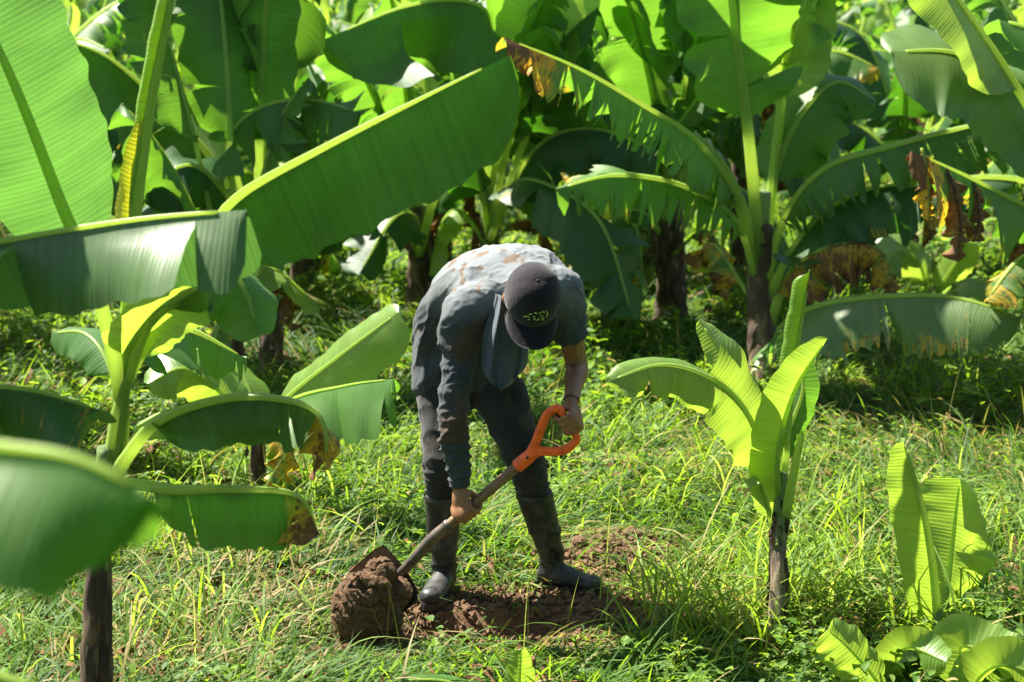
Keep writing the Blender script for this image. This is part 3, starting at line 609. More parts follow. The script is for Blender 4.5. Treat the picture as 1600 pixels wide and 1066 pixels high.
# right big plant
plant('tall banana plant right of centre with torn arching leaves and black patched stem', gp(1197, 612), at(1190, 300, 9.9), .085, [
    D([(1188, 430, 9.9), (1178, 300, 9.85), (1166, 180, 9.8), (1150, 60, 9.7), (1138, -60, 9.6), (1130, -170, 9.5)], (.40, .38), up=(.1, 1, .1), fold=(-12, 10), curl=(-10, 30), pf=.41, rib=(.036, .016), mat='leaf', base=.2, tears=(3, 4), tgap=.12, tdrop=.3, flut=8, wave=.07),
    D([(1192, 430, 9.95), (1205, 300, 10), (1222, 150, 10.05), (1240, 0, 10.1), (1250, -120, 10.1)], (.26, .28), up=(-.3, 1, .3), fold=(20, 10), pf=.5, rib=(.036, .014), mat='young'),
    D([(1185, 440, 9.9), (1150, 310, 9.75), (1085, 218, 9.5), (1000, 162, 9.3), (900, 105, 9.1), (785, 58, 8.9)], (.33, .26), up=(.2, 0, 1), fold=(42, 20), curl=(30, 30), pf=.22, tears=(28, 20), tdrop=1.0, tgap=.75, drytip=.55, dryedge=.12, rib=(.030, .006), mat='leaf', base=.1),
    D([(1185, 450, 9.9), (1150, 345, 9.7), (1065, 290, 9.45), (960, 274, 9.2), (868, 296, 9.0)], (.28, .24), up=(.1, -.45, 1), fold=(28, 10), curl=(30, 20), pf=.2, tears=(22, 9), tdrop=1.0, tgap=.6, dryedge=.22, rib=(.026, .006), mat='leaf'),
    D([(1195, 450, 9.9), (1225, 340, 9.75), (1290, 262, 9.5), (1400, 226, 9.3), (1510, 198, 9.2), (1640, 172, 9.1)], (.24, .32), up=(0, -.4, 1), fold=(10, 35), curl=(20, 35), pf=.2, tears=(10, 30), tdrop=1.0, tgap=.7, dryedge=.15, rib=(.028, .006), mat='leaf'),
    D([(1198, 470, 9.9), (1235, 395, 9.75), (1290, 330, 9.6), (1370, 292, 9.5), (1450, 292, 9.4)], (.2, .34), up=(0, 0, 1), fold=(25, 62), curl=(10, 15), pf=.25, tears=(0, 5), tdrop=.4, tgap=.1, rib=(.026, .006), mat='dark', dryedge=.12, tip=.8),
    D([(1200, 500, 9.9), (1235, 425, 9.6), (1300, 384, 9.4), (1370, 388, 9.3), (1408, 452, 9.2)], (.2, .27), up=(0, -.1, 1), fold=(40, 60), curl=(30, 30), pf=.2, tears=(8, 13), tdrop=.9, tgap=.45, dry=.50, dryedge=.3, rib=(.02, .005), ribdry=.5, mat='leaf', name='dead', label='yellow and brown shrivelled dying leaf'),
    D([(1202, 600, 9.8), (1222, 515, 9.4), (1285, 476, 9.0), (1400, 462, 8.8), (1500, 466, 8.65), (1596, 496, 8.5)], (.2, .36), up=(0, -.15, 1), fold=(15, 30), curl=(15, 25), pf=.15, tears=(3, 9), tdrop=.5, tgap=.12, dryedge=.22, rib=(.03, .005), mat='waxy', tip=.7),
    D([(1195, 400, 9.95), (1212, 270, 10), (1255, 175, 10), (1310, 128, 10.05), (1370, 160, 10.1)], (.28, .26), up=(-.2, -.6, .8), fold=(10, 20), pf=.3, tears=(0, 4), tgap=.1, rib=(.024, .006), mat='leaf'),
    D([(1188, 430, 9.9), (1165, 330, 9.8), (1130, 255, 9.7), (1085, 205, 9.7)], (.14, .12), up=(.5, -.6, .5), fold=(10, 20), pf=.45, rib=(.028, .006), mat='young', flut=15),
    D([(1200, 480, 10), (1240, 420, 10.2), (1300, 300, 10.5), (1280, 190, 10.8)], (.2, .2), pf=.4, rib=(.02, .006)),
    D([(1188, 500, 10), (1150, 430, 10.2), (1110, 380, 10.4), (1080, 420, 10.5)], (.16, .16), pf=.3, dry=.5, tears=(5, 5), name='dead', rib=(.012, .004)),
    D([(1200, 520, 9.85), (1215, 470, 9.75), (1235, 430, 9.7), (1245, 400, 9.7)], (.03, .03), pf=.7, rib=(.034, .012), mat='young'),
    D([(1190, 420, 9.9), (1230, 100, 10), (1320, -110, 9.9), (1430, -190, 9.7), (1540, -170, 9.4)], (.34, .34), pf=.4, tears=(7, 7), tgap=.1),
    D([(1440, 232, 8.05), (1447, 262, 8.02), (1452, 300, 8.0), (1450, 345, 8.0)], (.06, .07), up=(0, -1, .2), pf=.05, tears=(3, 3), dry=.55, rib=(.006, .003), name='dead'),
], mat='trunk', bend=at(1185, 420, 9.9), r1=.055, flaps=6)
# off-frame right plant
bS = np.array([3.45, 8.9, 0])
plant('banana plant at the right edge with shiny pale leaf and another carrying blackened tatters', bS, at(1765, 330, 8.9), .09, [
    D([(1760, 400, 8.9), (1700, 260, 8.8), (1610, 150, 8.8), (1500, 85, 8.7), (1392, 80, 8.6)], (.42, .30), up=(.1, -.55, .9), fold=(8, 0), curl=(30, 20), pf=.28, rib=(.03, .008), mat='waxy', tip=.75),
    D([(1760, 420, 8.9), (1690, 360, 8.6), (1600, 320, 8.4), (1510, 275, 8.2), (1425, 236, 8.0)], (.36, .2), up=(.2, 0, 1), fold=(50, 25), curl=(25, 20), pf=.2, tears=(12, 6), tdrop=.9, tgap=.4, drytip=.6, dryedge=.3, rib=(.026, .006), mat='leaf'),
    D([(1760, 380, 8.9), (1660, 250, 8.7), (1560, 90, 8.6), (1470, -40, 8.5), (1400, -140, 8.5)], (.3, .3), up=(.4, -.3, .6), fold=(15, 15), pf=.5, rib=(.036, .012), mat='young'),
    D([(1760, 380, 8.9), (1700, 150, 8.9), (1640, 60, 8.8), (1560, 30, 8.7)], (.25, .3), up=(.2, -.5, .9), fold=(10, 30), pf=.3, rib=(.03, .01)),
    D([(1760, 440, 8.9), (1680, 400, 8.7), (1600, 400, 8.6), (1540, 470, 8.5)], (.2, .2), pf=.2, tears=(7, 7), dry=.3, rib=(.02, .006)),
    D([(1765, 380, 8.9), (1860, 200, 9), (2000, 140, 9), (2200, 260, 9)], (.3, .3), pf=.2, tears=(5, 7)),
    D([(1478, 262, 8.1), (1492, 300, 8.05), (1500, 350, 8.02), (1496, 410, 8.0)], (.09, .10), up=(0, -1, .2), pf=.05, tears=(4, 4), dry=.85, rib=(.006, .003), name='dead', label='blackened shredded leaf piece'),
    D([(1520, 285, 8.2), (1528, 310, 8.15), (1530, 350, 8.12), (1520, 380, 8.1)], (.08, .07), up=(0, -1, .2), pf=.05, tears=(4, 4), dry=.8, rib=(.006, .003), name='dead', label='blackened shredded leaf piece'),
], r1=.06)
# small young plant in front right
plant('young banana plant right of the worker with pale drooping leaf and yellow edged leaf', gp(1212, 1012), at(1220, 740, 5.58), .029, [
    D([(1215, 830, 5.6), (1195, 715, 5.55), (1160, 635, 5.47), (1105, 588, 5.38), (1030, 570, 5.3), (945, 598, 5.2)], (.135, .10), up=(.25, -.55, .8), fold=(20, -5), curl=(40, 25), pf=.2, rib=(.013, .003), mat='young', tears=(7, 2), tdrop=.6, tgap=.10, flut=6, tip=.4),
    D([(1218, 830, 5.62), (1205, 700, 5.7), (1155, 595, 5.75), (1092, 500, 5.8)], (.07, .15), up=(.5, -.8, .3), fold=(5, 15), curl=(10, 30), pf=.28, rib=(.011, .003), mat='young', tip=.5),
    D([(1222, 830, 5.6), (1215, 720, 5.5), (1240, 615, 5.45), (1293, 528, 5.4)], (.10, .06), up=(.3, -1, 0), fold=(5, 35), curl=(15, 60), pf=.12, rib=(.012, .003), mat='young', tip=.45, base=.3),
    D([(1222, 800, 5.6), (1230, 690, 5.62), (1243, 560, 5.62), (1262, 440, 5.6)], (.03, .18), up=(-.2, -1, 0), fold=(20, 50), curl=(60, 400), pf=.25, rib=(.012, .006), mat='young', wave=0, tip=.9, base=.4, lean=.5),
    D([(1222, 840, 5.55), (1236, 760, 5.5), (1248, 700, 5.48), (1252, 672, 5.48)], (.012, .012), pf=.8, rib=(.019, .015), mat='young'),
    D([(1212, 850, 5.55), (1195, 780, 5.5), (1180, 745, 5.45), (1160, 760, 5.42)], (.04, .04), pf=.3, rib=(.008, .003), mat='young'),
    D([(1215, 840, 5.7), (1225, 700, 5.75), (1255, 600, 5.8), (1225, 520, 5.85)], (.08, .08), up=(0, -1, .2), pf=.35, rib=(.009, .003), mat='leaf'),
], mat='trunk_tan', r1=.022, flaps=8)
plant('banana sucker at the lower right with one upright half rolled leaf and one broad leaf', gp(1466, 1045), at(1466, 950, 5.42), .018, [
    D([(1466, 1040, 5.42), (1462, 930, 5.4), (1445, 810, 5.38), (1412, 690, 5.36)], (.11, .05), up=(.5, -1, 0), fold=(12, 50), curl=(25, 100), pf=.12, rib=(.018, .006), mat='young', tip=.5, base=.25, lean=.5),
    D([(1466, 1030, 5.45), (1478, 930, 5.55), (1490, 830, 5.65), (1500, 748, 5.7)], (.19, .17), up=(.3, -1, -.1), fold=(5, 5), curl=(15, 30), pf=.26, rib=(.011, .004), mat='young', tip=.72, base=.3, lean=.1, tears=(0, 2), tgap=.02, tdrop=.1),
    D([(1466, 1045, 5.42), (1440, 1020, 5.3), (1420, 1010, 5.2), (1380, 1030, 5.05)], (.06, .06), fold=(10, 10), pf=.1, rib=(.006, .003), mat='young'),
], mat='trunk', r1=.014, flaps=0)
plant('low banana sucker in the bottom right corner with rounded leaves cut by the frame', gp(1420, 1110), at(1420, 1075, 5.1), .016, [
    D([(1400, 1120, 5.0), (1368, 1062, 4.97), (1325, 1012, 4.95), (1292, 984, 4.93)], (.09, .08), up=(.5, -1, 0), fold=(10, 15), pf=.15, rib=(.006, .002), mat='young', wave=.08, tip=.7, base=.3),
    D([(1420, 1080, 5.1), (1400, 1030, 5.05), (1425, 1012, 5.0), (1480, 1035, 4.9)], (.07, .07), up=(.4, -1, .1), fold=(15, 15), pf=.2, rib=(.006, .002), mat='young'),
    D([(1500, 1110, 5.0), (1500, 1040, 5.0), (1510, 1010, 5.0), (1600, 1040, 4.9)], (.10, .12), up=(.3, -1, .1), fold=(15, 20), pf=.2, rib=(.006, .002), mat='young'),
    D([(1510, 1110, 4.9), (1530, 1060, 4.9), (1570, 1040, 4.85), (1640, 1060, 4.8)], (.09, .09), up=(.4, -1, .1), fold=(15, 20), pf=.1, rib=(.006, .002), mat='young'),
], mat='trunk', r1=.012, flaps=0)
plant('tiny sucker with bright leaf tip poking up at the bottom edge below the worker', gp(820, 1150), at(812, 1110, 4.9), .012, [
    D([(815, 1150, 4.85), (812, 1100, 4.85), (812, 1060, 4.85), (815, 1015, 4.85)], (.055, .055), up=(0, -1, .2), fold=(10, 15), pf=.1, rib=(.005, .002), mat='young', base=.3, tip=.4),
    D([(815, 1150, 4.85), (770, 1100, 4.85), (700, 1065, 4.85), (630, 1062, 4.8)], (.05, .06), up=(0, -.6, .8), fold=(15, 25), pf=.2, rib=(.005, .002), mat='leaf', base=.3),
], flaps=0, r1=.01)
# mid-ground
plant('banana plant behind the left foreground plant, broad sunlit leaves rising to the top edge', gp(425, 592), at(425, 380, 10.05), .075, [
    D([(425, 420, 10.05), (405, 300, 10), (408, 150, 9.9), (415, 20, 9.8), (420, -120, 9.7)], (.22, .42), up=(.2, 1, .1), fold=(-5, 5), pf=.38, rib=(.03, .012), mat='leaf', base=.25),
    D([(420, 420, 10.1), (370, 290, 10.2), (345, 180, 10.3), (325, 60, 10.3), (300, -70, 10.3)], (.2, .24), up=(.2, 1, 0), fold=(10, -5), curl=(20, -20), pf=.33, rib=(.026, .01), mat='young', base=.2),
    D([(425, 430, 10), (375, 290, 9.8), (360, 215, 9.65), (410, 166, 9.5), (490, 156, 9.4), (565, 178, 9.3)], (.2, .34), up=(0, -.3, 1), fold=(15, 50), curl=(20, 30), pf=.42, tears=(4, 12), tdrop=.9, tgap=.3, rib=(.022, .005), mat='leaf', dryedge=.1),
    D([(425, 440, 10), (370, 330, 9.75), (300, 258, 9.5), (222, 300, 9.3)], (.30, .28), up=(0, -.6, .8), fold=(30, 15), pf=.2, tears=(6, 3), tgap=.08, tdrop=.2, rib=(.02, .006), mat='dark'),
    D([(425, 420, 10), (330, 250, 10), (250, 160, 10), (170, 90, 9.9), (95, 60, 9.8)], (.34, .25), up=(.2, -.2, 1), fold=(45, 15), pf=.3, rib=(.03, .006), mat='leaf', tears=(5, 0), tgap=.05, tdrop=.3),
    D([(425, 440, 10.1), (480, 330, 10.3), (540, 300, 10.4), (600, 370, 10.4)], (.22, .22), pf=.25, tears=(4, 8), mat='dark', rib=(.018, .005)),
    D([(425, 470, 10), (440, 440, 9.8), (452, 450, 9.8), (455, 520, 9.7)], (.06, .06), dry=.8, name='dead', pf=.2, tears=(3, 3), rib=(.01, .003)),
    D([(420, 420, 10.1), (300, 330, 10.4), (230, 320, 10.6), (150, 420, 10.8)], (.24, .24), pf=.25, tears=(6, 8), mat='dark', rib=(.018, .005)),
    D([(425, 400, 10.05), (390, 50, 10), (300, -100, 9.9), (200, -140, 9.7), (90, -110, 9.5)], (.32, .32), pf=.35, tears=(7, 7), tgap=.1),
    D([(425, 400, 10.05), (440, 50, 10), (430, -120, 9.7), (380, -190, 9.2), (330, -180, 8.6)], (.32, .32), pf=.35, tears=(7, 7), tgap=.1),
], mat='trunk', r1=.055)
plant('slim dark banana stem just left of the worker under a dark drooping leaf', gp(652, 490), at(655, 320, 12.4), .08, [
    D([(655, 400, 12.4), (700, 220, 12), (760, 60, 11.2), (740, 5, 10.8), (640, 8, 10.5), (505, 62, 10.2)], (.44, .3), up=(.1, -.1, 1), fold=(58, 20), curl=(20, 20), pf=.45, rib=(.03, .006), mat='leaf', tears=(2, 0), tgap=.03, tdrop=.2, tip=.8, base=.1),
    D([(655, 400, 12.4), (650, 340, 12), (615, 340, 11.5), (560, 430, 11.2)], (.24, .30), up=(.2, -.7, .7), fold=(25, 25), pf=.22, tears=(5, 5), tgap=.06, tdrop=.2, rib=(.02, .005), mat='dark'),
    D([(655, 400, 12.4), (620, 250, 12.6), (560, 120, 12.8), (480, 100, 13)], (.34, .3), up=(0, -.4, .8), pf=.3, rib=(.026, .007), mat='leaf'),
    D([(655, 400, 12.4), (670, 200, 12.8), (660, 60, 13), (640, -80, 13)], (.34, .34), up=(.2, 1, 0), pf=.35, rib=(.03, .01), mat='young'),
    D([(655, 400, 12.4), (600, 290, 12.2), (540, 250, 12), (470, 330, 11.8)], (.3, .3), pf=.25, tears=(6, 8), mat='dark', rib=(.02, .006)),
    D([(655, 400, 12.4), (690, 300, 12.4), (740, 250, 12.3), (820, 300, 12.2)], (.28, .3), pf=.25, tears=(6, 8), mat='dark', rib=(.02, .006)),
], mat='trunk_dark', canopy=4, Lc=2.7)
plant('banana plant directly behind the worker, pale stem and dark leaf drooping over his cap', gp(767, 500), at(765, 290, 12), .085, [
    D([(765, 380, 12), (790, 240, 11.8), (830, 110, 11.6), (870, 0, 11.5), (890, -110, 11.5)], (.30, .34), up=(.2, 1, .1), fold=(0, 5), pf=.42, rib=(.028, .01), mat='young', base=.2),
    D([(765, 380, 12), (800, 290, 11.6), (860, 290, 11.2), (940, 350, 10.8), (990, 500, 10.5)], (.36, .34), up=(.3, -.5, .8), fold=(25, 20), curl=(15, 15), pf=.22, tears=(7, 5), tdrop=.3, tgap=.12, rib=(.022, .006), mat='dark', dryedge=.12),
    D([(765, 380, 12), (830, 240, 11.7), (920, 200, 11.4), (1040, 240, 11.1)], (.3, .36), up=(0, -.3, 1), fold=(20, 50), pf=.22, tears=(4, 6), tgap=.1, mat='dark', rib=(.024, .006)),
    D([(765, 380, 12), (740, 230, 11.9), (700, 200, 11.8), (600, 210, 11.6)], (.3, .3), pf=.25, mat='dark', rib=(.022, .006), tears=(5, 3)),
    D([(765, 380, 12), (840, 180, 12.3), (960, 60, 12.6), (1050, 40, 12.8)], (.36, .34), up=(-.3, -.4, .8), pf=.35, rib=(.03, .008), mat='leaf'),
    D([(765, 390, 12), (720, 330, 12.2), (690, 350, 12.3), (670, 430, 12.3)], (.18, .18), pf=.25, mat='young', rib=(.016, .005)),
    D([(768, 390, 12), (800, 350, 12.1), (840, 350, 12.2), (870, 400, 12.2)], (.12, .12), pf=.25, dry=.6, name='dead', tears=(4, 4), rib=(.012, .005)),
    D([(765, 380, 12), (790, 60, 11.8), (820, -120, 11.2), (860, -200, 10.4), (880, -190, 9.6)], (.34, .34), pf=.32, tears=(7, 7), tgap=.1),
    D([(765, 380, 12), (720, 60, 11.8), (680, -120, 11.4), (640, -190, 10.8), (590, -170, 10.2)], (.34, .34), pf=.32, tears=(7, 7), tgap=.1),
], mat='trunk', canopy=5, Lc=2.7)
plant('thick dark stemmed banana plant between the worker and the tall plant on the right', gp(1048, 500), at(1050, 310, 12.2), .115, [
    D([(1050, 380, 12.2), (1010, 240, 12), (930, 130, 11.8), (850, 130, 11.6)], (.34, .36), up=(.1, -.2, 1), fold=(40, 20), pf=.28, tears=(5, 4), tgap=.1, mat='leaf', rib=(.03, .007)),
    D([(1050, 380, 12.2), (1080, 220, 12.3), (1060, 80, 12.4), (1010, -40, 12.5)], (.38, .36), up=(0, 1, .2), pf=.38, mat='leaf', rib=(.03, .01)),
    D([(1050, 380, 12.2), (1120, 290, 12.3), (1200, 330, 12.4), (1260, 450, 12.4)], (.25, .25), pf=.25, tears=(8, 8), mat='dark', rib=(.022, .006)),
    D([(1050, 390, 12.2), (1000, 330, 12), (950, 350, 11.8), (920, 450, 11.7)], (.28, .26), pf=.22, tears=(7, 5), mat='leaf', rib=(.022, .006), dryedge=.2),
    D([(1050, 380, 12.2), (1110, 260, 12.5), (1050, 160, 12.9), (960, 150, 13)], (.28, .3), pf=.3, tears=(9, 9), mat='dark', rib=(.024, .006)),
    D([(1050, 400, 12.1), (1100, 360, 11.9), (1130, 400, 11.8), (1140, 470, 11.8)], (.14, .14), pf=.25, dry=.62, tears=(6, 6), name='dead', rib=(.014, .005)),
    D([(1050, 380, 12.2), (1045, 100, 11.9), (1020, -110, 11.2), (990, -190, 10.4), (960, -180, 9.5)], (.34, .34), pf=.3, tears=(7, 7), tgap=.1),
    D([(1050, 380, 12.2), (1075, 100, 12), (1120, -120, 11.4), (1160, -200, 10.6), (1190, -190, 9.7)], (.34, .34), pf=.3, tears=(7, 7), tgap=.1),
], mat='trunk_dark', flaps=8, canopy=8, Lc=3.1)
plant('banana plant with brown skirt of dead leaves just right of the worker', gp(958, 505), at(955, 350, 12.0), .095, [
    D([(955, 400, 12), (930, 330, 11.9), (900, 340, 11.8), (880, 430, 11.8)], (.2, .2), pf=.25, dry=.45, tears=(5, 5), rib=(.014, .005), name='dead'),
    D([(955, 400, 12), (985, 350, 11.8), (1000, 380, 11.7), (1005, 470, 11.7)], (.18, .2), pf=.25, dry=.25, tears=(5, 5), rib=(.014, .005)),
    D([(955, 390, 12), (960, 260, 12.2), (900, 170, 12.4), (800, 190, 12.5)], (.34, .34), pf=.3, mat='dark', tears=(4, 6), rib=(.026, .007)),
    D([(955, 390, 12), (990, 250, 12.3), (1050, 150, 12.5), (1130, 160, 12.6)], (.34, .34), pf=.3, mat='leaf', tears=(4, 6), rib=(.026, .007)),
], mat='trunk_dark', flaps=8, canopy=6, Lc=2.5)
plant('banana plant in the right background with orange brown dead leaves round its stem', gp(1412, 430), at(1412, 300, 14.6), .10, [
    D([(1412, 340, 14.6), (1440, 260, 14.5), (1500, 240, 14.4), (1600, 300, 14.2)], (.3, .36), pf=.25, tears=(6, 9), dryedge=.3, rib=(.026, .007)),
    D([(1412, 340, 14.6), (1380, 230, 14.6), (1310, 190, 14.5), (1230, 240, 14.4)], (.4, .3), pf=.25, mat='dark', rib=(.026, .007), tears=(5, 5)),
    D([(1412, 340, 14.6), (1400, 200, 14.8), (1350, 60, 15), (1260, 20, 15)], (.4, .4), pf=.35, rib=(.03, .01), tears=(12, 3), mat='dark'),
    D([(1412, 340, 14.6), (1450, 200, 14.8), (1480, 60, 15), (1520, -60, 15)], (.4, .4), up=(-.3, 1, .3), pf=.4, rib=(.03, .01)),
    D([(1412, 345, 14.6), (1430, 310, 14.3), (1445, 320, 14.2), (1440, 390, 14.2)], (.16, .16), pf=.2, dry=.6, tears=(5, 5), rib=(.014, .005), name='dead'),
    D([(1412, 345, 14.6), (1385, 310, 14.3), (1370, 330, 14.2), (1368, 390, 14.2)], (.14, .14), pf=.2, dry=.6, tears=(5, 5), rib=(.014, .005), name='dead'),
    D([(1412, 345, 14.6), (1500, 290, 14.2), (1560, 250, 14.0), (1610, 280, 14.0)], (.1, .25), pf=.2, dry=.65, tears=(4, 8), rib=(.014, .005), name='dead'),
], mat='trunk_dark', flaps=8, canopy=4)
plant('bright yellow green sucker in the sun below the right hand tatters', gp(1450, 500), at(1450, 455, 12.3), .04, [
    D([(1450, 480, 12.3), (1440, 420, 12.2), (1410, 390, 12.1), (1370, 420, 12)], (.2, .2), up=(0, -.8, .6), pf=.2, mat='young', rib=(.014, .005)),
    D([(1450, 480, 12.3), (1480, 430, 12.2), (1500, 400, 12.1), (1510, 380, 12)], (.14, .14), up=(0, -.8, .6), pf=.2, mat='young', rib=(.014, .005)),
    D([(1450, 480, 12.3), (1500, 440, 12), (1550, 440, 11.9), (1600, 455, 11.8)], (.1, .16), up=(0, -.4, 1), pf=.2, mat='young', rib=(.014, .005)),
], flaps=0)
plant('slim old banana stem in the shade behind the left foreground leaves', gp(366, 625), at(366, 470, 9.5), .06, [
    D([(366, 520, 9.5), (330, 420, 9.4), (260, 400, 9.3), (190, 470, 9.2)], (.22, .22), pf=.25, tears=(5, 5), rib=(.02, .006)),
    D([(366, 520, 9.5), (400, 430, 9.6), (430, 420, 9.7), (500, 480, 9.8)], (.16, .18), pf=.25, mat='young', rib=(.02, .006)),
    D([(366, 520, 9.5), (350, 500, 9.4), (335, 530, 9.3), (330, 590, 9.3)], (.1, .1), pf=.25, mat='leaf', dry=.3, rib=(.012, .005)),
    D([(366, 520, 9.5), (360, 200, 9.6), (340, -40, 9.7), (310, -150, 9.8), (250, -160, 9.9)], (.32, .32), pf=.4, tears=(9, 9), tgap=.2),
    D([(366, 520, 9.5), (300, 200, 9.6), (230, -30, 9.6), (160, -130, 9.6), (80, -120, 9.5)], (.32, .32), pf=.4, tears=(9, 9), tgap=.2),
], mat='trunk_dark', flaps=4, canopy=2)

# ------------------------------------------------------------------ rows of the plantation: four grown plants, copied
def generic(seed, label, nleaf=9, h=1.25, Lm=1.9):
    rg = np.random.RandomState(seed); base = np.zeros(3)
    root = thing('banana_plant', base, label, 'banana plant', GROUPB)
    top = np.array([rg.uniform(-.08, .08), rg.uniform(-.08, .08), h])
    make_trunk(root, base, [base-[0, 0, .05], top*.5+[rg.uniform(-.03, .03), 0, 0], top], .095, .06, 'trunk_dark' if seed % 2 else 'trunk', seed, 5)
    for i in range(nleaf):
        az = i*2.4+rg.uniform(-.3, .3); u = i/(nleaf-1); el = R(82-58*u+rg.uniform(-8, 8)); L = Lm*rg.uniform(.85, 1.1)*(1-.15*u)
        sag = .25+1.0*u+rg.uniform(-.1, .15); hd = np.array([math.cos(az), math.sin(az), 0])
        p0 = top-[0, 0, .25*u+.1]
        P = [p0+hd*L*s*math.cos(el)*1.05+np.array([0, 0, L*(s*math.sin(el)-sag*.62*s*s)]) for s in (0, .2, .45, .7, 1)]
        upv = np.array([0, 0, 1.])-hd*.6*math.sin(el); torn = rg.uniform() < .7+.3*u
        make_leaf(root, base, P, Lm*.135*rg.uniform(.8, 1.15), up=upv, fold=(rg.uniform(5, 35)+25*u,)*2, curl=(25, 25), pf=.22, wave=.06, flut=4,
                  tears=((rg.randint(9, 20), rg.randint(9, 20)) if torn else (0, 2)), tdrop=.9, tgap=.42, dryedge=.12*u, drytip=.3*u, rib=(.026, .006),
                  mat=('young' if i < 2 else ('leaf' if rg.uniform() < .65 else 'dark')), seed=seed*31+i, ns=36, nc=6)
    for i in range(3):
        az = rg.uniform(0, 6.28); hd = np.array([math.cos(az), math.sin(az), 0]); p0 = top-[0, 0, .2]
        P = [p0, p0+hd*.2+[0, 0, -.02], p0+hd*.3+[0, 0, -.3], p0+hd*.26+[0, 0, -.75]]
        make_leaf(root, base, P, .13, up=(0, 0, 1), fold=(60, 60), pf=.2, tears=(5, 5), dry=.75, rib=(.012, .004), seed=seed*7+i, ns=24, nc=5, name='dead')
    return root
def copy_tree(o, parent=None):
    c = o.copy(); SC.collection.objects.link(c)
    if parent is not None: c.parent = parent
    for ch in list(o.children): copy_tree(ch, c)
    return c
FARL = 'banana plant with arching torn leaves in the dense rows behind the worker'
protos = [generic(s, FARL, nleaf=n, h=h) for s, n, h in ((1, 12, 1.2), (2, 13, 1.45), (3, 11, 1.05), (4, 12, 1.6))]
rg = random.Random(8); spots = []
Y = 15.0
while Y < 46:
    step = 1.75 if Y < 24 else 2.7; half = .33*Y+2.0; x = -half+rg.uniform(0, 1.5)
    while x < half:
        spots.append((x+rg.uniform(-.5, .5), Y+rg.uniform(-.5, .5))); x += step*rg.uniform(.8, 1.25)
    Y += 2.3 if Y < 24 else 3.6
spots = [(x, y) for x, y in spots if not (y < 21 and 0.13*y < x < .205*y)]
near = [(-3.6, 11.2, 'at the far left edge behind the bright erect leaves'), (-2.55, 12.6, 'in the shade left of the slim dark stem'), (-4.2, 14.5, 'in the far upper left corner'), (4.1, 12.3, 'behind the blackened tatters at the right edge'),
        (4.9, 14.2, 'in the far upper right corner'), (-.6, 14.2, 'half hidden behind the leaning big leaf above the worker'), (.95, 14.2, 'in the dark gap left of the tall plant'), (-1.7, 13.6, 'behind the slim dark stem left of the worker'), (2.0, 14.6, 'right behind the tall plant'), (-3.5, 8.8, 'at the left edge behind the pale young leaves')]
spots += [n_[:2] for n_ in near]
# unseen plants added behind and beside the camera to block sky light
spots += [(x_, y_) for x_, y_ in ((4.6, 6.3), (5.2, 3.8), (3.9, 1.4), (2.6, -1.6), (.6, -2.4), (-1.5, -2.2), (-3.6, -1.6), (5.8, .6), (6.8, 2.6), (1.7, -4.6), (-.6, -4.8), (-2.9, -4.4), (4.4, -3.4), (-5.2, -3.6), (6.6, 5.6), (-5.4, .4))]
offl = {}
print('far plants', len(spots))
for i, (x, y) in enumerate(spots):
    r = protos[i] if i < len(protos) else copy_tree(protos[i % 4])
    r.location = (x, y, float(ground_z(np.array([x]), np.array([y]))[0])); s = rg.uniform(.9, 1.25)*(1+max(0, y-20)*.018); r.scale = (s, s, s); r.rotation_euler = (0, 0, rg.uniform(0, 6.28))
    if y < 1e9: r['group'] = 'banana plants in the dense rows behind'
    for n_ in near:
        if n_[:2] == (x, y): r['label'] = 'banana plant with arching torn leaves '+n_[2]; r['group'] = GROUPB
    if y < 7: r['label'] = 'tall unseen banana plant added behind the camera to block sky light'; r['group'] = 'unseen banana plants added to block sky light'; r.scale = (1.45, 1.45, 1.5)

# ------------------------------------------------------------------ shovel
ext = lambda c: np.array(c, float)
G1 = at(889, 663, 5.50); Wr = at(722, 792, 5.56); TIP = at(560, 985, 5.66)
shd = nrm(at(690, 832, 5.57)-at(845, 702, 5.52))       # down the shaft
CF = at(828, 712, 5.525)                              # fork of the grip
CS = at(700, 822, 5.57)                               # socket mouth
CB = at(634, 888, 5.60)                               # blade neck
root = thing('shovel', gp(560, 1000), 'long dirty shovel with orange D shaped grip held by the worker', 'shovel'); SL = np.array(root.location)
g = Geo(); g.tube([CF+(CF-CS)*.02, (CF+CS)/2, CS+shd*.02], [.0165, .0175, .018], n=20, m=16); g.obj('shaft', M['wood'], root, SL)
g = Geo(); g.tube([CS-shd*.005, CS+shd*.08, CB, CB+shd*.05], [.0215, .021, .0195, .016], n=20, m=16); g.tube([CS-shd*.008, CS+shd*.006], [.0228, .0228], n=3, m=16)
g.obj('socket', M['steel'], root, SL)
# D grip: fork, two arms, bar
a0 = CF-shd*.0; A1 = at(846, 668, 5.50); A2 = at(856, 646, 5.49); A3 = at(873, 636, 5.48)
B1 = at(862, 706, 5.51); B2 = at(885, 702, 5.50); B3 = at(903, 686, 5.49)
fl = nrm(np.cross(shd, A3-B3))
g = Geo()
g.tube([CF+shd*.060, CF, CF-shd*.02], [.0235, .0235, .021], n=8, m=16)
g.tube([CF, at(836, 694, 5.51), A1, A2, A3], [(.020, .014), (.0165, .012), (.0165, .012), (.0155, .0125), (.0140, .0135)], up=fl, n=20, m=12)
g.tube([CF, at(845, 705, 5.515), B1, B2, B3], [(.020, .014), (.0165, .012), (.0165, .012), (.0155, .0125), (.0140, .0135)], up=fl, n=20, m=12)
g.tube([A3, (A3+B3)/2, B3], [.0125, .0140, .0125], n=10, m=14)
fuse('grip', g, M['orange'], root, SL, .0028, 2)
g = Geo(); c = CF+shd*.012; 
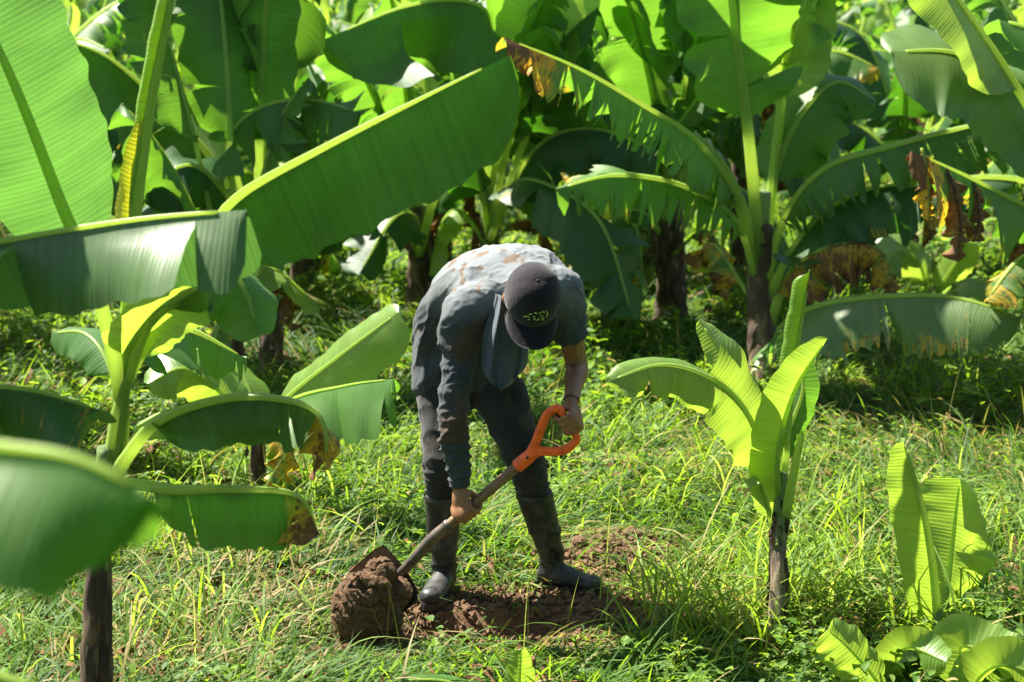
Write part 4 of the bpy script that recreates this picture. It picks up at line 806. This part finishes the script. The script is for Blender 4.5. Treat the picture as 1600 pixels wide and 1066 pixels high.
vw = nrm(-c+np.array([0, 0, CAMH])); V, F, T = ellipsoid(c+vw*.0215, [nrm(np.cross(vw, shd))*.0055, shd*.0055, vw*.003]); g.add(V, F, T); g.obj('rivet', M['black'], root, SL)
# blade: curved sheet with thickness, face toward the viewer and up
bx = shd; bn = nrm(np.cross(bx, np.array([-.62, .35, .45]))); by = nrm(np.cross(bn, bx))
if bn[1] > 0: bn = -bn
if by[0] > 0: by = -by
nu, nv = 26, 17; V = []
for s_ in (0, 1):
    for i in range(nu):
        u = i/(nu-1); wd = .118*(1-(.0 if u < .45 else ((u-.45)/.55)**2.4*.93)); wd *= (.93+.07*min(1, u*8))
        for j in range(nv):
            v = -1+2*j/(nv-1)
            V.append(CB+bx*(.01+.29*u)+by*wd*v+bn*(.030*v*v-.010*u*u-.012*math.exp(-(v/.2)**2)*(1-u)-s_*.0028-.012))
V = np.array(V); F1 = grid_faces(nu, nv); F2 = F1[:, ::-1]+nu*nv
bd = list(range(nv))+[i*nv+nv-1 for i in range(1, nu)]+[(nu-1)*nv+j for j in range(nv-2, -1, -1)]+[i*nv for i in range(nu-2, 0, -1)]
F3 = np.array([[bd[k], bd[(k+1) % len(bd)], bd[(k+1) % len(bd)]+nu*nv, bd[k]+nu*nv] for k in range(len(bd))])
mesh_np('blade', V, np.vstack([F1, F2, F3]), M['steel'], root, SL)
def lumpy(name, c, ax, seed, mat, label, cat, voxel=.006, extra=8, amp=.018):
    rg = np.random.RandomState(seed); g = Geo(); V, F, T = ellipsoid(c, ax, 28, 18); g.add(V, F, T)
    for k in range(extra):
        d = nrm(rg.randn(3)); r = rg.uniform(.25, .5); p = c+sum(d[i]*np.array(ax[i])*.75 for i in range(3))
        V, F, T = ellipsoid(p, [np.array(a)*r*rg.uniform(.7, 1.2) for a in ax], 16, 10); g.add(V, F, T)
    root = thing(name, c*[1, 1, 0], label, cat) if label else None
    def dsp(P, Nn):
        a = fbm(P[:, 0]*22+P[:, 2]*17, P[:, 1]*22-P[:, 2]*19, seed)-.5; b = fbm(P[:, 0]*75+P[:, 2]*61, P[:, 2]*70-P[:, 1]*80, seed+3)-.5
        cr = np.abs(fbm(P[:, 0]*13-P[:, 1]*9, P[:, 2]*13+P[:, 1]*11, seed+8)-.5)
        c2 = fbm(P[:, 0]*190+P[:, 2]*120, P[:, 2]*180-P[:, 1]*150, seed+5)-.5; q = np.floor((a+.5)*7)/7-.5
        return amp*(1.2*a+1.6*q+1.8*b+.9*c2)-amp*1.2*np.exp(-(cr/.02)**2)
    return g, dsp
cc = at(566, 958, 5.50)
g, dsp = lumpy('clod', cc, [np.array([.112, 0, .030]), np.array([0, .085, 0]), np.array([-.015, 0, .150])], 4, None, None, None, extra=5, amp=.014)
for P_, r_ in (((590, 900, 5.54), .062), ((545, 965, 5.5), .065), ((598, 972, 5.5), .072), ((620, 930, 5.56), .055)):
    V, F, T = ellipsoid(at(*P_), np.eye(3)*r_, 18, 12); g.add(V, F, T)
cl = fuse('soil_clod', g, M['clod'], None, cc*[1, 1, 0], .0042, 1, dsp); cl.location = cc*[1, 1, 0]
tag(cl, 'big damp clod of brown earth resting on the shovel blade', 'clod')
# small loose clods
rgc = np.random.RandomState(3)
for k, (px, py, r) in enumerate(((905, 872, .028), (948, 850, .022), (985, 862, .032), (1010, 842, .02), (935, 885, .02), (690, 1000, .03), (755, 985, .028), (1000, 885, .028))):
    c = gp(px, py); c[2] = float(ground_z(c[:1], c[1:2])[0])+r*.5
    g, dsp = lumpy('c', c, [np.array([r*1.3, 0, 0]), np.array([0, r, 0]), np.array([0, 0, r*.75])], 20+k, None, None, None, extra=4, amp=.008)
    L_ = ['on the far left of the mound of dug soil', 'on top of the mound of dug soil', 'largest, at the middle of the mound of dug soil', 'at the far right top of the mound', 'beside the toe of the right boot', 'below the left boot', 'in front of the shadowed hole', 'at the lower right of the mound'][k]
    o = fuse('soil_lump', g, M['mound'], None, c, .005, 1, dsp); o.location = c; tag(o, 'small crumbly reddish lump of soil '+L_, 'soil lump', 'loose lumps of dug soil')

# ------------------------------------------------------------------ worker
pb = gp(760, 945); person = thing('person', pb, 'worker bent double digging, dark cap, stained grey shirt, dark trousers and black rubber boots', 'person'); PL = np.array(person.location)
# joints (x, y, z)
hipR = at(694, 600, 6.12); hipL = at(775, 600, 6.10)
kneR = at(690, 725, 5.98); kneL = at(822, 722, 5.98)
ankR = at(694, 905, 6.0); ankL = at(862, 880, 6.06)
ankR[2] = .10; ankL[2] = .10
shR = at(726, 492, 5.66); shL = at(878, 455, 5.76)
elR = at(708, 640, 5.58); wrR = at(719, 762, 5.56)
elL = at(901, 572, 5.84); wrL = at(892, 632, 5.56)
P0 = at(722, 592, 6.14); P1 = at(722, 525, 6.12); P2 = at(742, 468, 6.02); P3 = at(783, 437, 5.88); P4 = at(808, 450, 5.74); NK = at(822, 463, 5.62)
HC = at(832, 464, 5.50)
lat = nrm(shL-shR)
def torso(g, k=1.0, n=40, m=30):
    C, L = curve([P0, P1, P2, P3, P4, NK], n); T = np.gradient(C, axis=0); T /= np.linalg.norm(T, axis=1)[:, None]
    u = np.linspace(0, 1, n)
    lt = np.array([1, 0, 0])*(1-u)[:, None]+lat*u[:, None]; lt -= (lt*T).sum(1)[:, None]*T; lt /= np.linalg.norm(lt, axis=1)[:, None]
    U = np.cross(lt, T)
    a = np.interp(u, [0, .18, .4, .62, .8, .92, 1], np.array([.160, .165, .158, .182, .185, .12, .06]))*k
    b = np.interp(u, [0, .18, .4, .62, .8, .92, 1], np.array([.115, .122, .112, .118, .108, .08, .055]))*k
    ph = np.linspace(0, 2*math.pi, m, endpoint=False)
    cx = np.sign(np.cos(ph))*np.abs(np.cos(ph))**.85; sx = np.sign(np.sin(ph))*np.abs(np.sin(ph))**.9
    V = C[:, None]+lt[:, None]*(a[:, None]*cx)[..., None]+U[:, None]*(b[:, None]*sx)[..., None]
    V = V.reshape(-1, 3); k0 = len(V); V = np.vstack([V, C[0], C[-1]]); j = np.arange(m); j2 = (j+1) % m
    T3 = np.vstack([np.stack([j2, j, np.full(m, k0)], 1), np.stack([(n-1)*m+j, (n-1)*m+j2, np.full(m, k0+1)], 1)])
    g.add(V, grid_faces(n, m, 0, True), T3)
ht = nrm([.12, -.84, .53]); hf = np.array([.02, -.53, -.85]); hf = nrm(hf-ht*np.dot(hf, ht)); hl = nrm(np.cross(hf, ht))   # head top, face, side
hands = Geo()
def grip(g, wrist, bc, ax, rb, palm_dir, curl_dir, fr=.0085, order=1, thumbside=None):
    """closed hand: palm lies on the palm_dir side of the bar bc/ax; fingers go round towards curl_dir"""
    ax = nrm(ax); pd = nrm(palm_dir-ax*np.dot(palm_dir, ax)); cdv = nrm(np.cross(ax, pd)); 
    if np.dot(cdv, curl_dir) < 0: cdv = -cdv
    rr = rb+fr*.95; pc = bc+pd*(rb+.016)
    k = pc+cdv*.028
    # palm slab
    V, F, T = ellipsoid(pc+cdv*.004, [ax*.044, cdv*.043, pd*.0165], 20, 12); g.add(V, F, T)
    g.tube([wrist, (wrist+pc)/2+pd*.006, pc+pd*.002], [(.026, .019), (.030, .018), (.034, .016)], up=pd, n=10, m=14)
    for i in range(4):
        o = (i-1.5)*.0195*order; ln = (1.0, 1.08, 1.02, .82)[i]; f = fr*(1, 1.03, .98, .87)[i]
        st = math.radians(52); en = math.radians(52+205*ln)
        pts = [pc+ax*o+cdv*.012+pd*.002, bc+ax*o+cdv*(rr*.9+.008)+pd*(rb+.010)]
        for q in np.linspace(0.15, 1, 6):
            a = st+(en-st)*q; bul = 1+.16*abs(math.sin(q*math.pi*2.2))
            pts.append(bc+ax*o*(1-.06*q)+(pd*math.cos(a)+cdv*math.sin(a))*rr*bul)
        g.tube(pts, [f*1.1, f*1.15, f, f*1.08, f*.92, f*.95, f*.8], n=26, m=10)
    ts = thumbside if thumbside is not None else -order
    tb = pc+ax*ts*.030-cdv*.022
    g.tube([tb, bc+ax*ts*.040-cdv*(rb+.022)+pd*.010, bc+ax*ts*.046-cdv*(rb+.013)-pd*.016, bc+ax*ts*.040-cdv*.004-pd*(rb+.013), bc+ax*ts*.034+cdv*.014-pd*(rb+.010)], [.015, .0135, .0115, .0105, .0085], n=18, m=12)
barA = nrm(A3-B3)
tocam = nrm([0, -1, .3])
grip(hands, wrR, at(729, 797, 5.565), -shd, .0185, nrm(wrR-at(729, 797, 5.565))*.7+tocam*.8, tocam*.3+np.array([.8, 0, -.6]), order=-1, thumbside=1)
grip(hands, wrL, (A3*.5+B3*.5), barA, .0145, np.array([.9, -.15, .35]), np.array([-.1, -1, -.1]), order=-1, thumbside=1)
gb = Geo(); torso(gb, .86)
for V_, Q_, T_ in zip(hands.V, hands.Q, hands.T): pass
gb.add(np.vstack(hands.V), np.vstack(hands.Q), np.vstack(hands.T))
gb.tube([P4, NK, HC-ht*.02-hf*.03], [.06, .056, .056], up=(0, 0, 1), n=14, m=16)
for s, e, w_ in ((shR, elR, wrR), (shL, elL, wrL)):
    gb.tube([P4*.4+s*.6, s, (s+e)/2, e, (e*.6+w_*.4), (e*.15+w_*.85), w_], [.055, .05, .045, .040, .041, .029, .0265], up=(0, -1, .2), n=34, m=14)
# bare forearm a little fuller
for h, k_, a_ in ((hipR, kneR, ankR), (hipL, kneL, ankL)):
    gb.tube([h, (h+k_)/2, k_, (k_*.65+a_*.35), a_], [.075, .068, .045, .038, .026], up=(0, -1, 0), n=30, m=14)
    gb.tube([a_+[0, 0, .01], a_+[0, 0, -.05]], [.027, .025], n=5)
# head
V, F, T = ellipsoid(HC, [hl*.074, hf*.093, ht*.105], 28, 20); gb.add(V, F, T)
jw = HC+hf*.038-ht*.070; V, F, T = ellipsoid(jw, [hl*.052, hf*.055, ht*.055], 20, 12); gb.add(V, F, T)
V, F, T = ellipsoid(HC+hf*.098-ht*.035, [hl*.014, hf*.017, ht*.024], 14, 10); gb.add(V, F, T)     # nose
gb.tube([HC+hf*.086-ht*.012-hl*.05, HC+hf*.094-ht*.010, HC+hf*.086-ht*.012+hl*.05], [.010, .010, .010], up=ht, n=12)       # brow
gb.tube([HC+hf*.088-ht*.068-hl*.022, HC+hf*.094-ht*.066, HC+hf*.088-ht*.068+hl*.022], [.005, .0075, .005], up=ht, n=12)
for sg in (-1, 1):
    V, F, T = ellipsoid(HC+hl*sg*.087-hf*.005-ht*.030, [hl*.010+hf*-.004, hf*.016, ht*.030], 16, 10); gb.add(V, F, T)
    V, F, T = ellipsoid(HC+hl*sg*.031+hf*.082-ht*.02, [hl*.014, hf*.010, ht*.009], 14, 8); gb.add(V, F, T)
fuse('body', gb, M['skin'], person, PL, .0036, 3)
# hair at the nape and sides
gh = Geo(); V, F, T = ellipsoid(HC-hf*.010+ht*.006, [hl*.080, hf*.094, ht*.102], 26, 18)
keep = np.ones(len(V), bool); gh.add(V, F, T)
def hairclip(P, Nn):
    q = (P-HC); a = q@hf; b = q@ht
    return np.where((a > .02) & (b < .02), -.02, 0)+.002*fbm(P[:, 0]*300, P[:, 2]*300+P[:, 1]*200, 5)
M['hair'] = plain('black_hair', (.010, .008, .007), .5, .4, 300, .4, .6)
fuse('hair', gh, M['hair'], person, PL, .006, 1, hairclip)

def folds(P, a, b, n, amp, seed, lo=0, hi=1, skew=.5, up=(0, -1, 0)):
    """compression wrinkles around a limb running a->b"""
    d = b-a; L = np.linalg.norm(d); d = d/L; q = P-a; s = q@d; r = q-s[:, None]*d
    u0 = nrm(np.cross(d, up)); u1 = np.cross(d, u0); ph = np.arctan2(r@u1, r@u0); t = s/L
    wgt = sstep(t, lo-.08, lo+.08)*(1-sstep(t, hi-.05, hi+.1))*(np.linalg.norm(r, axis=1) < .14)
    nx = fbm(np.cos(ph)*1.7+seed, np.sin(ph)*1.7+t*n*.9, seed); ny = fbm(np.cos(ph)*1.3+seed*3, np.sin(ph)*1.3+t*n*.45, seed+2)
    w1 = 2*math.pi*n*t+skew*1.6*np.sin(ph+seed)+.8*np.sin(2*ph+seed*2.1)+5*(nx-.5)
    a1 = np.clip((ny-.32)*4, 0, 1.3)
    return amp*wgt*(.35+a1*.75)*((1-np.abs(np.sin(w1*.5)))**1.3*1.6-.45)
# shirt
gs = Geo(); torso(gs, 1.08)
gs.tube([P0+[0, 0, -.03], P0, P1], [(.180, .140), (.178, .142), (.17, .135)], up=(0, -1, 0), n=10, m=26)
shRo = shR+nrm(shR-shL)*.0; 
gs.tube([P4*.55+shR*.45, shR, (shR*.5+elR*.5), elR, (elR+wrR)/2, wrR-(wrR-elR)*.02], [.085, .076, .060, .056, .047, .036], up=(0, -1, .2), n=40, m=20)
sle = shL*.40+elL*.60
gs.tube([P4*.5+shL*.5, shL, shL*.6+elL*.4, sle], [.085, .076, .064, .056], up=(0, -1, .2), n=30, m=20)
for q_, r_ in ((shR*.6+P3*.4, .085), (shR*.5+P4*.5, .09), (shL*.6+P3*.4, .085), (shR*.62+P2*.38+[0, 0, -.03], .08)):
    V, F, T = ellipsoid(q_, np.eye(3)*r_, 18, 12); gs.add(V, F, T)
# collar
gs.tube([P4, NK*.7+P4*.3, NK*1.0+(HC-NK)*.1], [.085, .074, .070], up=(0, 0, 1), n=12, m=20)
def shirt_d(P, Nn):
    d = folds(P, elR, wrR, 8, .0060, 3, .0, .95, .9)+folds(P, shR, elR, 4, .005, 6, .25, 1.05, 1.2)+folds(P, shL, elL, 5, .0045, 9, .2, .62, 1)
    # broad drape folds over the back, running from shoulder to hip
    q = P-P2; s1 = q@nrm(P3-P1); l1 = q@np.array([1, 0, 0])
    bk = sstep(P[:, 1], 5.75, 5.9)
    d += bk*.009*((1-np.abs(np.sin(l1*17+3.5*fbm(P[:, 0]*4, s1*3+2, 2)+s1*6)))**2-.3)*sstep(-P[:, 2], -1.22, -1.02)
    d += .004*(fbm(P[:, 0]*9+P[:, 1]*5, P[:, 2]*9-P[:, 1]*4, 12)-.5)+.005*(fbm(P[:, 0]*26+P[:, 1]*11, P[:, 2]*26, 15)-.5)
    rn = lambda a, b, sd: (1-np.abs(2*fbm(a, b, sd, 3)-.95))**6
    d += .013*(rn(P[:, 0]*8+P[:, 1]*3+2, P[:, 2]*2.6+P[:, 1]*3, 61)-.3)*(.35+.65*sstep(-P[:, 2], -1.24, -1.0))
    d += .006*(rn(P[:, 0]*15-P[:, 2]*9, P[:, 2]*12+P[:, 1]*10+P[:, 0]*6, 71)-.3)
    d += .010*sstep(-P[:, 2], -.86, -.78)*np.sin(P[:, 0]*55+P[:, 1]*25)*(P[:, 1] > 5.9)
    return d
def gau(P, c, s): return np.exp(-((P-c)**2).sum(1)/(s*s))
def shirt_attrs(P):
    mud = .75*gau(P, shR*.75+elR*.25+[.03, -.05, 0], .11)+.42*gau(P, P3*.5+shR*.5+[0, -.02, .06], .11)+.45*gau(P, elR, .13)+.35*gau(P, (elR+wrR)/2, .15)+.35*gau(P, P0+[-.1, 0, -.02], .16)+.5*gau(P, shL+[.03, -.04, 0], .10)
    lit_top = sstep(P[:, 2], 1.02, 1.22)  # height ramp that paints sunlight onto the upper shirt
    return {'mud': mud, 'lit_top': lit_top, 'spk': .17*gau(P, P3*.4+shR*.6+[0, 0, .06], .16)+.06*gau(P, P2+[0, 0, .1], .2)}
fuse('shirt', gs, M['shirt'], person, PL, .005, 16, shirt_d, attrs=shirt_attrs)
g = Geo(); wd_ = nrm(wrR-elR); g.tube([wrR-wd_*.030, wrR-wd_*.004], [.0365, .035], up=(0, -1, 0), n=6, m=20); g.obj('cuff', M['shirt'], person, PL)
g = Geo(); sd_ = nrm(elL-shL); g.tube([sle-sd_*.022, sle+sd_*.004], [.060, .0575], up=(0, -1, 0), n=6, m=22, caps=False); g.obj('sleeve_hem', M['towel'], person, PL)
# cloth hanging from the neck
ga = Geo(); nu, nv = 30, 26; V = []
topc = at(792, 478, 5.60); 
for i in range(nu):
    u = i/(nu-1); cx = at(786-6*u, 462+146*u, 5.57-.035*u)
    hw = (.026+.036*sstep(u, 0., .5))*(1 if u < .80 else math.sqrt(max(.05, 1-((u-.80)/.205)**2)))
    for j in range(nv):
        v = -1+2*j/(nv-1); V.append(cx+np.array([hw*v, -.020*(1-abs(math.sin(v*3.3+u*1.2+.5)))*(.4+u)+.05*v*v+.006*math.sin(v*9+u*5), -.010*v*u]))
V = np.array(V); F1 = grid_faces(nu, nv); V2 = V+[0, .006, 0]; bd = list(range(nv))+[i*nv+nv-1 for i in range(1, nu)]+[(nu-1)*nv+j for j in range(nv-2, -1, -1)]+[i*nv for i in range(nu-2, 0, -1)]
F3 = np.array([[bd[k], bd[(k+1) % len(bd)], bd[(k+1) % len(bd)]+nu*nv, bd[k]+nu*nv] for k in range(len(bd))])
W2 = V[:nu*nv].copy(); W2[:, 0] = (W2[:, 0]-at(786, 500, 5.57)[0])*.8+at(806, 500, 5.6)[0]; W2[:, 1] += .035; W2[:, 2] += .035; W2b = W2+[0, .006, 0]
k_ = 2*nu*nv
mesh_np('neck_cloth', np.vstack([V, V2, W2, W2b]), np.vstack([F1[:, ::-1], F1+nu*nv, F3, F1[:, ::-1]+k_, F1+nu*nv+k_, F3+k_]), M['towel'], person, PL)

# trousers
gt = Geo()
gt.tube([P0+[0, .0, .06], P0+[0, 0, -.02], (hipR+hipL)/2+[0, 0, -.06]], [(.155, .115), (.16, .125), (.12, .10)], up=(0, -1, 0), n=14, m=26)
btR = ankR+[0, .0, .27]; btL = ankL+(kneL-ankL)*(.27/(kneL[2]-ankL[2])); btR = ankR+(kneR-ankR)*(.27/(kneR[2]-ankR[2]))
gt.tube([hipR+[-.01, 0, .03], hipR, (hipR+kneR)/2, kneR, (kneR+btR)/2, btR, btR+[0, 0, -.03]], [.10, .104, .088, .078, .072, .066, .058], up=(0, -1, 0), n=40, m=22)
gt.tube([hipL+[0, 0, .03], hipL, (hipL+kneL)/2, kneL, (kneL+btL)/2, btL, btL+[.003, 0, -.03]], [.10, .104, .088, .078, .070, .064, .056], up=(0, -1, 0), n=40, m=22)
def tr_d(P, Nn):
    d = folds(P, kneR, btR, 5, .005, 2, .0, 1.0, 1)+folds(P, kneL, btL, 5, .006, 5, .0, 1.0, 1)+folds(P, hipL, kneL, 3, .005, 7, .3, 1.05, 1.5)+folds(P, hipR, kneR, 3, .005, 4, .3, 1.05, 1.5)
    return d+.010*(fbm(P[:, 0]*10, P[:, 2]*7+P[:, 1]*5, 44)-.5)
fuse('trousers', gt, M['trouser'], person, PL, .006, 4, tr_d)
# boots
def boot(ank, top, toe_dir, rt, seed):
    toe = nrm(np.array([toe_dir[0], toe_dir[1], 0.])); sd = np.cross([0, 0, 1], toe); f0 = np.array([ank[0], ank[1], 0.]); g = Geo()
    g.tube([top+[0, 0, .0], (top+ank)/2+[0, 0, .01], ank+[0, 0, .02], f0+[0, 0, .045]-toe*.01], [rt, rt*.93, .050, .044], up=toe, n=26, m=20)
    g.tube([f0-toe*.045+[0, 0, .036], f0+toe*.03+[0, 0, .050], f0+toe*.10+[0, 0, .042], f0+toe*.165+[0, 0, .036], f0+toe*.19+[0, 0, .032]], [(.036, .034), (.043, .05), (.046, .040), (.045, .033), (.030, .022)], up=(0, 0, 1), n=26, m=20)
    V, F, T = ellipsoid(f0+toe*.165+[0, 0, .036], [sd*.044, toe*.045, np.array([0, 0, .034])], 20, 12); g.add(V, F, T)
    def d(P, Nn):
        return folds(P, top, ank, 4, .0042, seed, .45, 1.05, 1.2)+.004*(fbm(P[:, 0]*14+P[:, 1]*9, P[:, 2]*12, seed)-.5)*(P[:, 2] > .05)
    b = fuse('boot', g, M['rubber'], person, PL, .0045, 3, d)
    # sole: flat slab following the foot outline
    ts = np.linspace(0, 1, 34, endpoint=False)*2*math.pi; ol = []
    for a in ts:
        x = math.cos(a); y = math.sin(a); ln = .072+x*.0; s = (x+1)/2
        wd_ = .040+.009*math.sin(s*math.pi*.9)+(.004 if s > .5 else -.004)
        ol.append(f0+toe*(.072+.140*np.sign(x)*abs(x)**.85)+sd*wd_*np.sign(y)*abs(y)**.75)
    ol = np.array(ol); n = len(ol); c = ol.mean(0)
    V = np.vstack([ol+[0, 0, -.004], ol*1+[0, 0, .020], [c+[0, 0, -.004]], [c+[0, 0, .020]]]); j = np.arange(n); j2 = (j+1) % n
    mesh_np('sole', V, [np.stack([j, j2, j2+n, j+n], 1), np.vstack([np.stack([j2, j, np.full(n, 2*n)], 1), np.stack([j+n, j2+n, np.full(n, 2*n+1)], 1)])], M['rubber'], b, PL, smooth=False)
    V, F, t3, uv = tube_np([top+[0, 0, -.012], top+[0, 0, .004]], [rt*1.05, rt*1.04], up=toe, n=4, m=26, caps=False); mesh_np('boot_rim', V, F, M['rubber'], b, PL, uv=uv)
boot(ankR, btR, (-.25, -1, 0), .066, 3); boot(ankL, btL, (.92, -.5, 0), .066, 8)
# cap
def capgeo():
    m, n = 48, 22; V = []
    for i in range(n):
        th = (i/(n-1))*math.pi*.5
        for j in range(m):
            p = j/m*2*math.pi; a = math.sin(th)**.86; h = math.cos(th)
            seam = 1-.012*math.exp(-((abs(((p+math.pi/6) % (math.pi/3))-math.pi/6))/.03)**2)*a
            fx = math.cos(p)
            V.append(HC+ht*(.004+.122*h+(.010*max(0, fx)*math.sin(2*th)))+(hf*.107*fx+hl*.092*math.sin(p))*a*seam)
    return np.array(V), grid_faces(n, m, 0, True)
V, F = capgeo(); cap = mesh_np('cap', V, F[:, ::-1], M['cap'], person, PL)
sol = cap.modifiers.new('t', 'SOLIDIFY'); sol.thickness = .003; sol.offset = -1
V = []; m, n = 36, 12
for s_ in (0, 1):
    for i in range(n):
        u = i/(n-1)
        for j in range(m):
            a = -1+2*j/(m-1); p = a*1.18; r0 = np.array([math.cos(p)*.107, math.sin(p)*.092])
            ln = .078*math.sqrt(max(0, 1-abs(a)**2.6)); x = r0[0]+u*ln; y = r0[1]*(1+.06*u)
            V.append(HC+hf*x+hl*y+ht*(.006-.012*u-4.6*y*y*(.25+.75*u)*.9-s_*.003))
V = np.array(V); F1 = grid_faces(n, m); bd = list(range(m))+[i*m+m-1 for i in range(1, n)]+[(n-1)*m+j for j in range(m-2, -1, -1)]+[i*m for i in range(n-2, 0, -1)]
F3 = np.array([[bd[k], bd[(k+1) % len(bd)], bd[(k+1) % len(bd)]+n*m, bd[k]+n*m] for k in range(len(bd))])
mesh_np('brim', V, np.vstack([F1, F1[:, ::-1]+n*m, F3]), M['cap'], cap, PL)
g = Geo(); V, F, T = ellipsoid(HC+ht*.127, [hl*.008, hf*.008, ht*.004], 14, 8); g.add(V, F, T); g.obj('button', M['cap'], cap, PL)
g = Geo()
for k_ in range(6):
    p_ = math.pi/6+k_*math.pi/3; pts_ = []
    for t_ in np.linspace(.06, 1.5, 12):
        a_ = math.sin(t_)**.86; pts_.append(HC+ht*(.005+.1225*math.cos(t_)+.010*max(0, math.cos(p_))*math.sin(2*t_))+(hf*.1078*math.cos(p_)+hl*.0928*math.sin(p_))*a_)
    g.tube(pts_, [.0011, .0014, .0011], n=20, m=6)
g.obj('seam', M['cap'], cap, PL)
# emblem: broken lime outline of a running animal on the front panel
def onfront(x, y):
    """x right (viewer), y up in metres on the cap front"""
    th = math.pi*.5*(.70)-y*1.5/.115; p = x*1.55/.095
    a = math.sin(th)**.86; h = math.cos(th); return HC+ht*(.004+.1235*h+.010*max(0, math.cos(p))*math.sin(2*th))+(hf*.109*math.cos(p)+hl*(-1 if hl[0] < 0 else 1)*.094*math.sin(p))*a
strokes = [[(-.028, -.010), (-.020, -.004), (-.014, -.006)], [(-.018, .002), (-.010, .006)], [(-.006, .010), (.002, .008)], [(.006, .008), (.012, .011)], [(.016, .014), (.020, .006)],
           [(.024, .012), (.028, .002), (.024, -.008)], [(.018, -.002), (.015, -.010), (.020, -.013)], [(.008, -.006), (.004, -.012)], [(-.004, -.006), (.000, -.010)], [(-.012, -.010), (-.016, -.013)], [(-.008, .000), (-.002, -.002)], [(.009, .002), (.014, .001)]]
g = Geo()
for s_ in strokes:
    g.tube([onfront(x, y) for x, y in s_], [.0016, .0032, .0016], n=8, m=6)
g.obj('emblem', M['lime'], cap, PL)
g = Geo(); q = wrL; dd = nrm(wrL-elL); u1 = nrm(np.cross(dd, [0, 0, 1])); u2 = np.cross(dd, u1); ring = [q+(u1*math.cos(a)+u2*math.sin(a))*.0305-dd*.008 for a in np.linspace(0, 2*math.pi, 17)]
g.tube(ring, [.0022, .0022], n=48, m=8, up=(0, 0, 1)); g.obj('bracelet', M['black'], person, PL)
